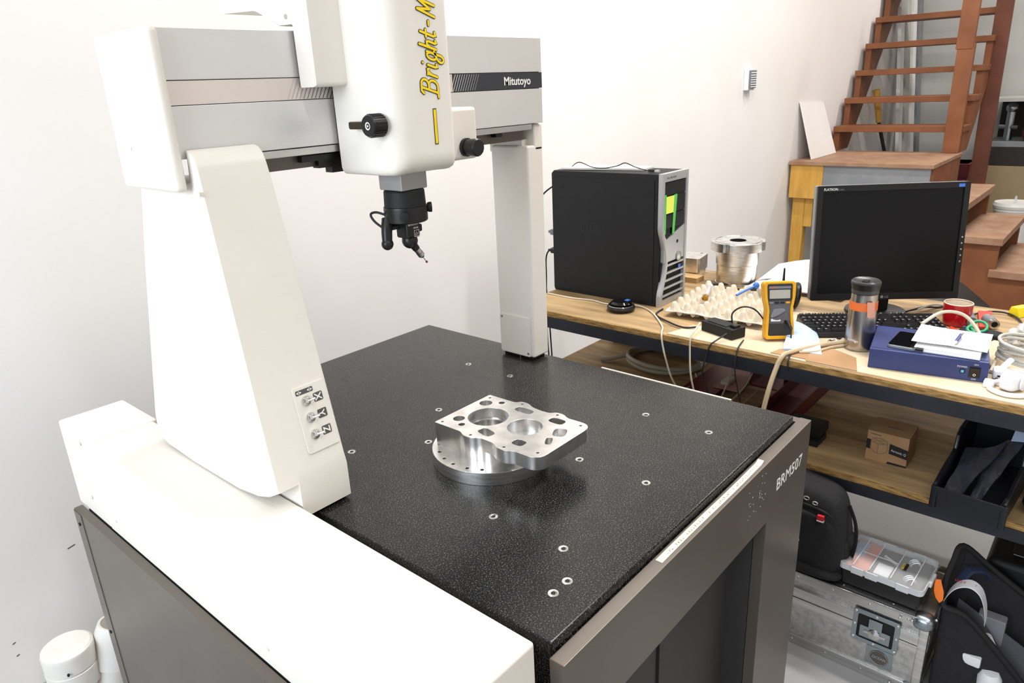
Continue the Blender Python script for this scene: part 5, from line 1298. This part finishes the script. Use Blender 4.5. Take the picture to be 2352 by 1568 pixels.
solo('cable_plug', G().box(2.18, 2.24, 0.955, 0.985, SZ + 0.0215, SZ + 0.034, 0.002).box(2.24, 2.25, 0.96, 0.98, SZ + 0.024, SZ + 0.031), mCableG, 'grey plug lying on the pinkish sheet', 'plug')
solo('thin_wire', G().tube([(2.10, 1.06, SZ + 0.022), (2.05, 1.10, SZ + 0.003), (2.04, 1.02, SZ + 0.003), (2.00, 0.94, SZ + 0.003), (1.95, 0.90, SZ + 0.003)], 0.0013), mCableG, 'thin grey wire trailing in front of the hose coil', 'wire')
solo('thin_wire', G().tube([(2.25, 0.88, SZ + 0.004), (2.18, 0.86, SZ + 0.02), (2.05, 0.87, SZ + 0.003), (1.96, 0.86, SZ + 0.002)], 0.0013), mCableG, 'thin grey wire trailing from the pinkish sheet', 'wire')
ct = thing('cardboard_carton', 'small printed brown carton on the lower shelf', 'carton', (2.02, 0.40, SZ), rot=R(1))
cb = part('box_body', G().box(-0.05, 0.05, -0.052, 0.052, 0.0, 0.087, 0.0008), mCardD, ct)
part('lid_flap', G().box(-0.051, 0.05, -0.0525, 0.0525, 0.0872, 0.0888, 0.0004), mCardD, ct)
fl = frame((-0.0502, 0.052, 0), (0, -1, 0), (0, 0, 1))
def lab(poly, d=0.0003):
    me = outline_mesh([poly], 0.0, d); me.transform(fl); return me
part('black_panel', lab([(0.058, 0.032), (0.104, 0.025), (0.104, 0.053), (0.058, 0.062)]), mBlackT, ct, smooth=False)
part('black_panel', lab([(0.0, 0.034), (0.010, 0.033), (0.010, 0.062), (0.0, 0.063)]), mBlackT, ct, smooth=False)
part('black_panel', lab([(0.055, 0.0005), (0.104, 0.0005), (0.104, 0.006), (0.058, 0.007)]), mBlackT, ct, smooth=False)
lettering('Acrostic Q', 0.0095, fl @ Matrix.Translation((0.062, 0.041, 0.0005)) @ Matrix.Rotation(R(-8), 4, 'Z'), mPaperG, ct, width=0.038)
gl_ = G()
ribbon(gl_, [[(0.032 + 0.021 * math.cos(2 * PI * k / 24), 0.062 + 0.010 * math.sin(2 * PI * k / 24)) for k in range(25)], [(0.032 + 0.016 * math.cos(2 * PI * k / 24), 0.062 + 0.007 * math.sin(2 * PI * k / 24)) for k in range(25)], [(0.011, 0.062), (0.011, 0.036)], [(0.053, 0.062), (0.053, 0.036)], [(0.011, 0.036), (0.022, 0.027), (0.030, 0.024), (0.042, 0.026), (0.053, 0.036)], [(0.03, 0.051), (0.03, 0.024)], [(0.02, 0.060), (0.044, 0.066)], [(0.02, 0.066), (0.044, 0.058)]], 0.0008, 0.0004, fl)
part('line_drawing', gl_, mGreyT, ct, smooth=False)
part('print_line', ribbon(G(), [[(0.008, 0.0805), (0.034, 0.0795)]], 0.0022, 0.0004, fl), mGreyT, ct, smooth=False)
part('lid_slot', G().box(-0.004, 0.0, -0.028, 0.012, 0.0888, 0.0891), mGreyT, ct)
for i, (y, z0, h, x0) in enumerate(((0.625, 0.0, 0.018, 1.95), (0.628, 0.0185, 0.030, 1.97))):
    solo('black_block', G().box(x0, x0 + 0.08, y - 0.05, y + 0.05, SZ + z0, SZ + z0 + h, 0.004), mPlasticKm, ('flat dark block at the left of the lower shelf, lower one', 'thicker dark block stacked on the flat one on the lower shelf')[i], 'block')
# storage bin
bn = thing('storage_bin', 'dark navy open front storage bin on the lower shelf', 'bin', (1.975, 0.165, SZ), rot=R(-4))
def wall(p): return G().prism(p, 0, 0, 'x')
for y in (-0.074, 0.070):
    part('side_wall', G().prism([(-0.165, 0.004), (0.17, 0.004), (0.175, 0.155), (0.0, 0.15), (-0.03, 0.10), (-0.17, 0.075)], y, y + 0.004, 'y'), mNavy, bn, smooth=False)
part('back_wall', G().box(0.168, 0.173, -0.07, 0.07, 0.004, 0.155), mNavy, bn)
part('base', G().box(-0.165, 0.17, -0.07, 0.07, 0.0, 0.004), mNavy, bn)
part('front_wall', G().hull8([(-0.165, -0.072, 0.0), (-0.161, -0.072, 0.0), (-0.161, 0.072, 0.0), (-0.165, 0.072, 0.0)], [(-0.178, -0.074, 0.062), (-0.173, -0.074, 0.062), (-0.173, 0.074, 0.062), (-0.178, 0.074, 0.062)], 0.001), mNavy, bn)
for y in (-0.073, 0.073):
    part('rim', G().tube([(-0.175, y, 0.064), (-0.10, y, 0.088), (-0.03, y, 0.103), (0.0, y, 0.151), (0.17, y, 0.157)], 0.0048, n=10, sub=3), mNavy, bn)
    part('corner_rib', G().box(-0.176, -0.166, y - 0.007, y + 0.007, 0.0, 0.062, 0.002), mNavy, bn)
def inbin(u, v, w_): return Matrix.Translation((1.975, 0.165, SZ)) @ Matrix.Rotation(R(-4), 4, 'Z') @ Vector((u, v, w_))
solo('foil_pouch', G().grid(lambda a, b: inbin(-0.15 + 0.17 * a, 0.06 - 0.085 * b * (0.4 + 0.6 * a), 0.035 + 0.10 * a * (0.5 + 0.5 * b) + 0.006 * math.sin(8 * a + 5 * b)), 14, 10).slab(lambda a, b: inbin(-0.15 + 0.17 * a, 0.06 - 0.085 * b * (0.4 + 0.6 * a), 0.033 + 0.10 * a * (0.5 + 0.5 * b) + 0.006 * math.sin(8 * a + 5 * b)), 14, 10, 0.004), mBagD, 'grey antistatic pouch standing up at the left of the navy bin', 'pouch')
solo('foil_pouch', G().slab(lambda a, b: inbin(-0.145 + 0.20 * a, 0.005 - 0.062 * b * (0.3 + 0.7 * a), 0.030 + 0.115 * a * (0.6 + 0.3 * b) + 0.010 * math.sin(PI * b) + 0.003 * math.sin(17 * a + 9 * b)), 18, 12, 0.005), mBagD, 'crinkled shiny pouch with pale corner at the right of the navy bin', 'pouch')
solo('pouch_paper', G().slab(lambda a, b: inbin(0.035 + 0.045 * a, -0.03 - 0.028 * b, 0.135 + 0.02 * a + 0.006 * b), 4, 4, 0.001), mCloth, 'pale blue paper corner sticking out of the navy bin', 'paper')
solo('red_bead', G().superq(inbin(-0.135, 0.038, 0.016), 0.012, 0.014, 0.011, 0.8, 0.8, 8, 14), mRedP, 'small red plastic bead in the front of the navy bin', 'bead')
solo('metal_pin', G().cyl(inbin(-0.13, -0.052, 0.010), inbin(-0.05, -0.055, 0.012), 0.0055, n=12), mSteel, 'short metal rod lying in the front of the navy bin', 'rod')
solo('loose_fitting', G().superq(inbin(-0.11, 0.0, 0.012), 0.03, 0.03, 0.008, 0.7, 0.7, 8, 16), mPlasticK, 'dark loose fitting lying between the pouches in the navy bin', 'fitting')
solo('grey_container', G().box(2.02, 2.12, 0.0, 0.055, SZ, SZ + 0.14, 0.006), mGreyP, 'dark grey container standing right of the navy bin', 'container')
solo('dark_cable_bundle', G().torus((1.93, 0.03, SZ + 0.03), (0.3, 0.2, 1), 0.035, 0.018, 24, 10), mCableK, 'dark cable bundle right of the navy bin', 'cable')

# ------------------------------------------------------------------ on the floor
fc = thing('flight_case', 'silver aluminium flight case on the floor below the bench', 'case', (1.82, 0.44, 0))
X0, X1, Y0, Y1, H = 1.688, 1.945, 0.192, 0.675, 0.236
part('body_shell', G().box(X0 + 0.006, X1 - 0.006, Y0 + 0.006, Y1 - 0.006, 0.006, 0.150), mCase, fc, world=True)
part('lid_shell', G().box(X0 + 0.006, X1 - 0.006, Y0 + 0.006, Y1 - 0.006, 0.160, H - 0.006), mCase, fc, world=True)
part('lid_top', G().box(X0 + 0.02, X1 - 0.02, Y0 + 0.02, Y1 - 0.02, H - 0.006, H - 0.001), mCase, fc, world=True)
def lrail(z0, z1, t=0.004):
    g = G()
    g.box(X0, X0 + 0.006, Y0 + 0.02, Y1 - 0.02, z0, z1, 0.001).box(X1 - 0.006, X1, Y0 + 0.02, Y1 - 0.02, z0, z1, 0.001)
    g.box(X0 + 0.02, X1 - 0.02, Y0, Y0 + 0.006, z0, z1, 0.001).box(X0 + 0.02, X1 - 0.02, Y1 - 0.006, Y1, z0, z1, 0.001)
    return g
for nm, z0, z1 in (('bottom_rail', 0.0, 0.030), ('lower_valance', 0.132, 0.154), ('upper_valance', 0.156, 0.186), ('top_rail', 0.208, H)):
    part(nm + '_front', G().box(X0, X0 + 0.006, Y0 + 0.02, Y1 - 0.02, z0, z1, 0.0012), mCaseEdge, fc, world=True)
    part(nm + '_end', G().box(X0 + 0.02, X1 - 0.02, Y0, Y0 + 0.006, z0, z1, 0.0012), mCaseEdge, fc, world=True)
part('top_edge_front', G().box(X0, X0 + 0.030, Y0 + 0.02, Y1 - 0.02, H - 0.003, H + 0.001, 0.001), mCaseEdge, fc, world=True)
part('top_edge_end', G().box(X0 + 0.03, X1 - 0.02, Y0, Y0 + 0.030, H - 0.003, H + 0.001, 0.001), mCaseEdge, fc, world=True)
part('top_edge_back', G().box(X1 - 0.03, X1, Y0 + 0.02, Y1 - 0.02, H - 0.003, H + 0.001, 0.001), mCaseEdge, fc, world=True)
part('corner_post', G().box(X0 + 0.0005, X0 + 0.022, Y0 + 0.0005, Y0 + 0.022, 0.004, H - 0.004, 0.004), mCaseEdge, fc, world=True)
for x, y, z in ((X0 + 0.018, Y0 + 0.018, H - 0.014), (X1 - 0.018, Y0 + 0.018, H - 0.014), (X0 + 0.018, Y0 + 0.018, 0.018)):
    part('ball_corner', G().superq((x, y, z), 0.024, 0.024, 0.020, 0.7, 0.7, 12, 24), mZinc, fc, world=True)
    for a, b, c in ((-1, 0.9, 0.2), (0.6, -1, 0.2), (-1, 2.0, 0.0)):
        part('rivet', G().sphere((x + a * 0.0235, y + b * 0.024 * (1 if a == -1 else 1), z + c * 0.02), 0.0035, 6), mSteel, fc, world=True)
for y in (0.24, 0.33, 0.42, 0.51):
    for z in (0.015, 0.222):
        part('rivet', G().lathe([(0, 0), (0.0035, 0), (0.0025, 0.0012), (0, 0.0016)], c=(X0, y, z), d=(-1, 0, 0), n=10), mSteel, fc, world=True)
for y, x in ((0.28, X0 + 0.02), (0.40, X0 + 0.02), (0.47, X0 + 0.02)):
    part('rivet', G().lathe([(0, 0), (0.0035, 0), (0.0025, 0.0012), (0, 0.0016)], c=(x, y, H + 0.001), n=10), mSteel, fc, world=True)
# recessed butterfly latch
lc_ = part('latch_dish', outline_mesh([rrect(-0.055, 0.055, -0.048, 0.048, 0.006), rrect(-0.043, 0.043, -0.036, 0.036, 0.005)], 0.0, 0.0035, 0.0008), mZinc, fc)
lm4 = frame((X0 - 0.0002, 0.308, 0.152), (0, -1, 0), (0, 0, 1)); lc_.data.transform(Matrix.Translation(-BASE[fc.name]) @ lm4)
def lat(name, g, mat):
    return part(name, g.xf(lm4), mat, lc_, world=True)
lat('dish_floor', G().box(-0.043, 0.043, -0.036, 0.036, -0.001, 0.0012), mGroove)
lat('latch_plate', G().box(-0.036, 0.036, -0.030, 0.004, 0.0012, 0.0045, 0.001), mZinc)
lat('latch_hook', G().box(-0.016, 0.016, 0.002, 0.032, 0.0025, 0.007, 0.001), mZinc)
lat('butterfly', G().lathe([(0, 0.004), (0.015, 0.004), (0.014, 0.009), (0.005, 0.011), (0, 0.011)], c=(0, -0.010, 0)).box(-0.026, 0.026, -0.014, -0.006, 0.0046, 0.0085, 0.0015), mSteel)
for x, y in ((-0.049, 0.040), (0.049, 0.040), (-0.049, -0.040), (0.049, -0.040), (0.0, 0.042), (0.0, -0.042), (-0.049, 0.0), (0.049, 0.0)):
    lat('rivet', G().lathe([(0, 0.0035), (0.0038, 0.0035), (0.0028, 0.005), (0, 0.0054)], c=(x, y, 0), n=10), mSteel)
bp = part('badge_plate', G().box(-0.032, 0.032, -0.027, 0.027, 0.0, 0.001).xf(frame((X0 + 0.0055, 0.292, 0.069), (0, -1, 0), (0, 0, 1))), mZinc, fc, world=True)
bmx = frame((X0 + 0.0043, 0.292, 0.069), (0, -1, 0), (0, 0, 1))
part('badge_disc', G().lathe([(0, 0), (0.0225, 0), (0.0225, 0.0004), (0, 0.0004)], n=36).xf(bmx), mGreyT, bp, world=True)
part('badge_ring', G().torus((0, 0, 0.0005), (0, 0, 1), 0.0205, 0.0006, 36, 6).xf(bmx), mSteel, bp, world=True)
lettering('OCEAN', 0.0105, bmx @ Matrix.Translation((-0.016, -0.004, 0.0006)), mSteel, bp, world=True, width=0.032)

og = thing('parts_organizer', 'black parts organizer with a clear lid on the flight case', 'organizer', (1.780, 0.318, H + 0.0012), rot=R(-1.5))
og.scale = (0.97, 0.90, 1.0)
part('base_tray', G().hull8([(-0.070, -0.100, 0.0), (0.070, -0.100, 0.0), (0.070, 0.100, 0.0), (-0.070, 0.100, 0.0)], [(-0.074, -0.105, 0.052), (0.074, -0.105, 0.052), (0.074, 0.105, 0.052), (-0.074, 0.105, 0.052)], 0.006, 3), mPlasticK, og)
lidm = outline_mesh([rrect(-0.080, 0.080, -0.111, 0.111, 0.016)], 0.066, 0.0685, 0.0006)
part('lid', lidm, mClear, og)
part('lid_skirt', outline_mesh([rrect(-0.080, 0.080, -0.111, 0.111, 0.016), rrect(-0.0775, 0.0775, -0.1085, 0.1085, 0.014)], 0.050, 0.066), mClearRib, og)
for yy in (-0.078, -0.026, 0.03, 0.072):
    part('lid_rib', G().box(-0.073, 0.073, yy - 0.0012, yy + 0.0012, 0.0686, 0.0698), mClearRib, og)
part('lid_rib', G().box(-0.0012, 0.0012, -0.026, 0.072, 0.0686, 0.0698), mClearRib, og)
for yy in (-0.06, 0.02, 0.058):
    part('hinge_block', G().box(-0.083, -0.0795, yy - 0.016, yy + 0.016, 0.048, 0.067, 0.001), mClearRib, og)
    part('hinge_block', G().box(0.0795, 0.083, yy - 0.016, yy + 0.016, 0.048, 0.067, 0.001), mClearRib, og)
part('salmon_insert', G().box(-0.066, 0.068, 0.036, 0.100, 0.053, 0.058), mSalmon, og)
part('blue_label', G().box(-0.01, 0.06, 0.066, 0.098, 0.0582, 0.0588), mSteelBlue, og)
part('dark_insert', G().box(-0.068, 0.068, -0.098, 0.032, 0.053, 0.0545), mGreyT, og)
part('white_piece', G().box(-0.066, -0.012, -0.018, 0.022, 0.0545, 0.062, 0.002), mWhiteP, og)
part('white_piece', G().cyl((0.01, -0.020, 0.058), (0.03, 0.018, 0.058), 0.004, n=12), mWhiteP, og)
for c in ((0.034, -0.062), (-0.045, -0.070)):
    for k in range(3):
        part('white_ring', G().torus((c[0] + k * 0.006, c[1] + k * 0.004, 0.058), (0.8, 0.5, 0.3), 0.013, 0.0018, 20, 6), mWhiteP, og)
part('brand_label', G().box(-0.020, 0.012, -0.050, -0.041, 0.0700, 0.0704), mBlackT, og)
lettering('BETZ', 0.009, Matrix.Translation((-0.0185, -0.0425, 0.0706)) @ Matrix.Rotation(R(0), 4, 'Z') @ Matrix.Diagonal((1, -1, 1, 1)) @ Matrix.Rotation(R(180), 4, 'X'), mYellow, og, width=0.028)
lt = outline_mesh([[(0.0, -0.006), (0.012, -0.010), (0.030, -0.0125), (0.046, -0.009), (0.058, 0.0), (0.050, 0.009), (0.030, 0.0115), (0.012, 0.008), (0.0, 0.006)]], 0.0, 0.004, 0.0008)
lt.transform(frame((-0.004, -0.128, 0.070), (-0.3, -0.25, -0.9), (0.0, -1.0, 0.25)))
part('orange_latch', lt, mOrangeP, og, label='open orange latch')
part('latch_bracket', G().box(-0.028, 0.022, -0.118, -0.110, 0.052, 0.066, 0.002), mClearRib, og)

# backpack standing on the flight case
bp_ = thing('backpack', 'black fabric backpack with a small red badge on the flight case', 'backpack', (1.765, 0.542, H + 0.001))
def bpf(p):
    t = (p.z + 0.123) / 0.246
    k = 1.0 - 0.20 * max(0, t - 0.4) ** 1.5
    return (p.x * k + 0.012 * math.sin(9 * p.y + 5 * p.z), p.y * k + 0.006 * math.sin(22 * p.z), p.z + 0.004 * math.sin(25 * p.y))
part('bag_body', G().superq((0.0, 0.0, 0.123), 0.066, 0.130, 0.123, 0.45, 0.5, 26, 40, bpf), mCanvas, bp_, ang=80)
part('front_pocket', G().superq((-0.052, -0.005, 0.10), 0.022, 0.105, 0.085, 0.5, 0.5, 18, 30), mCanvas, bp_, ang=80)
part('side_pocket', G().superq((-0.005, -0.118, 0.06), 0.045, 0.022, 0.055, 0.5, 0.5, 16, 28), mCanvas, bp_, ang=80)
part('bottom_roll', G().superq((-0.045, -0.02, 0.016), 0.040, 0.115, 0.016, 0.7, 0.6, 12, 28), mCanvas, bp_, ang=80)
part('piping', G().tube([(-0.062, 0.10, 0.195), (-0.066, 0.03, 0.205), (-0.066, -0.05, 0.203), (-0.056, -0.10, 0.18), (-0.045, -0.125, 0.12), (-0.05, -0.125, 0.05)], 0.003), mRubber, bp_)
part('strap', G().tube([(0.0, -0.118, 0.20), (-0.02, -0.142, 0.165), (-0.03, -0.15, 0.12), (-0.02, -0.142, 0.06)], 0.008, flat=0.35), mCanvas, bp_)
part('zip_pull', G().torus((-0.064, -0.028, 0.222), (1, 0.1, 0.3), 0.0065, 0.0014, 18, 6), mSteel, bp_)
part('zip_pull', G().torus((-0.065, -0.051, 0.215), (1, 0.1, 0.3), 0.006, 0.0018, 18, 6), mSteel, bp_)
part('zip_pull', G().torus((-0.080, -0.02, 0.10), (1, 0.1, 0.3), 0.005, 0.0016, 18, 6), mSteel, bp_)
part('badge', G().box(-0.0765, -0.068, -0.079, -0.062, 0.176, 0.190, 0.001), M('red_badge', '#c3202c', 0.4), bp_, label='red badge with a white edge')
part('badge_edge', G().box(-0.0768, -0.068, -0.079, -0.062, 0.1725, 0.176), mWhiteP, bp_)

# open tool bag
tbg = thing('tool_bag', 'open black tool bag with cables at the lower right', 'bag', (1.83, 0.09, 0.0))
def bagside(s):
    def f(u, v):
        y = 0.105 - 0.20 * u
        return (1.80 + s * (0.055 + 0.012 * math.sin(PI * u)) + 0.10 * (0.34 - 0.34 * v) * 0.0 + 0.05 * (1 - u) * v, y + 0.025 * v, 0.002 + (0.335 - 0.12 * u * (1 if s > 0 else 1.15)) * v)
    return f
def thick_sheet(f, nu, nv, off):
    g = G()
    T = [[g.bm.verts.new(f(i / nu, j / nv)) for j in range(nv + 1)] for i in range(nu + 1)]
    D = [[g.bm.verts.new(Vector(f(i / nu, j / nv)) + Vector(off)) for j in range(nv + 1)] for i in range(nu + 1)]
    for i in range(nu):
        for j in range(nv):
            g.bm.faces.new((T[i][j], T[i + 1][j], T[i + 1][j + 1], T[i][j + 1])); g.bm.faces.new((D[i][j], D[i][j + 1], D[i + 1][j + 1], D[i + 1][j]))
    for i in range(nu):
        g.bm.faces.new((T[i][0], D[i][0], D[i + 1][0], T[i + 1][0])); g.bm.faces.new((T[i][nv], T[i + 1][nv], D[i + 1][nv], D[i][nv]))
    for j in range(nv):
        g.bm.faces.new((T[0][j], T[0][j + 1], D[0][j + 1], D[0][j])); g.bm.faces.new((T[nu][j], D[nu][j], D[nu][j + 1], T[nu][j + 1]))
    return g
def flapL(u, v):   # near side
    return (1.735 + 0.03 * u + 0.04 * v, 0.178 - 0.19 * u + 0.006 * v, 0.002 + (0.235 - 0.20 * max(0, u - 0.15) ** 1.2) * v)
def flapR(u, v):   # far side, taller
    return (1.86 + 0.05 * u + 0.035 * v, 0.165 - 0.22 * u + 0.012 * v, 0.002 + (0.345 - 0.16 * u) * v)
def flapEnd(u, v):
    a = Vector(flapL(0, v)); b = Vector(flapR(0, v)); m_ = a.lerp(b, u)
    return (m_.x, m_.y + 0.012 * math.sin(PI * u), m_.z)
part('near_side', thick_sheet(flapL, 12, 10, (0.006, 0, 0)), mCanvas, tbg, world=True, ang=80)
part('far_side', thick_sheet(flapR, 12, 10, (0.008, 0, 0)), mCanvas, tbg, world=True, ang=80)
part('end_side', thick_sheet(flapEnd, 10, 10, (0, -0.006, 0)), mCanvas, tbg, world=True, ang=80)
part('bag_base', G().box(1.74, 1.90, -0.06, 0.165, 0.001, 0.012), mCanvas, tbg, world=True)
part('rim_binding', G().tube([flapL(1, 1), flapL(0.6, 1), flapL(0.25, 1), flapL(0, 1), flapEnd(0.35, 1), flapEnd(0.7, 1), flapR(0, 1), flapR(0.3, 1), flapR(0.7, 1), flapR(1, 1)], 0.0075, n=10), mRubber, tbg, world=True)
part('inner_divider', thick_sheet(lambda u, v: (1.80 + 0.03 * u + 0.03 * v, 0.16 - 0.2 * u, 0.012 + (0.22 - 0.12 * u) * v), 8, 8, (0.005, 0, 0)), mCanvasG, tbg, world=True, ang=80)
arch_ = catmull([(0, 0.192, 0.19), (0, 0.186, 0.245), (0, 0.168, 0.292), (0, 0.140, 0.312), (0, 0.115, 0.300), (0, 0.100, 0.262), (0, 0.094, 0.22)], 5)
def strap(u, v):
    p = arch_[min(len(arch_) - 1, int(round(u * (len(arch_) - 1))))]
    return (1.776 + 0.034 * v, p.y, p.z)
part('handle_strap', thick_sheet(strap, 30, 2, (0, 0, -0.003)), mWhiteP, tbg, world=True, label='white handle strap with red lettering')
part('strap_end', G().tube([(1.815, 0.165, 0.285), (1.835, 0.150, 0.318), (1.855, 0.125, 0.318), (1.865, 0.11, 0.30)], 0.014, flat=0.4), M('dark_blue_webbing', '#16233f', 0.8), tbg, world=True)
lettering('snap-on', 0.017, frame((1.799, 0.126, 0.3105), (0, 1, -0.08), (-1, 0, 0)), mRedP, tbg, world=True, width=0.045)
solo('white_charger', G().box(1.765, 1.80, 0.085, 0.125, 0.10, 0.128, 0.004).xf(Matrix.Identity(4)), mWhiteP, 'white charger block poking out of the tool bag', 'charger')
solo('white_bottle', G().lathe([(0, 0), (0.022, 0), (0.026, 0.008), (0.026, 0.07), (0.018, 0.085), (0, 0.087)], c=(1.775, 0.062, 0.013), n=24), mWhiteP, 'white rounded bottle in the tool bag', 'bottle')
solo('yellow_capped_pen', G().cyl((1.805, 0.10, 0.10), (1.80, 0.112, 0.165), 0.006, n=12), M('fluorescent_yellow', '#d6e021', 0.5), 'fluorescent yellow marker standing in the tool bag', 'marker')
solo('grey_meter_box', G().box(1.838, 1.87, 0.055, 0.115, 0.10, 0.205, 0.004), mGreyP, 'grey plastic case standing in the tool bag', 'box')
solo('white_tool', G().tube([(1.815, 0.085, 0.17), (1.82, 0.06, 0.12), (1.815, 0.03, 0.06), (1.80, 0.0, 0.02)], 0.011, n=12, flat=0.6), mWhiteP, 'long curved white tool handle leaning in the tool bag', 'tool')
solo('blue_tool', G().cyl((1.79, 0.035, 0.013), (1.80, 0.04, 0.09), 0.008, n=12), mBlueS, 'blue tool handle at the bottom of the tool bag', 'tool')
# hard case at the right
hc = thing('black_hard_case', 'black hard shell case standing at the lower right behind the tool bag', 'case', (2.10, 0.0, 0.0))
part('shell', G().box(1.955, 2.30, -0.35, 0.13, 0.0, 0.30, 0.018, 3), mPlasticKm, hc, world=True)
part('lid_line', G().box(1.953, 2.302, -0.352, 0.132, 0.225, 0.232, 0.001), mGloss, hc, world=True)
part('lid_panel', G().box(2.0, 2.26, -0.30, 0.08, 0.30, 0.306, 0.003), mPlasticK, hc, world=True)
part('handle', G().tube([(2.02, 0.02, 0.306), (2.02, 0.01, 0.325), (2.02, -0.10, 0.325), (2.02, -0.11, 0.306)], 0.008), mRubber, hc, world=True)
part('snap_stud', G().sphere((1.985, 0.02, 0.3015), 0.004, 6), mSteel, hc, world=True)
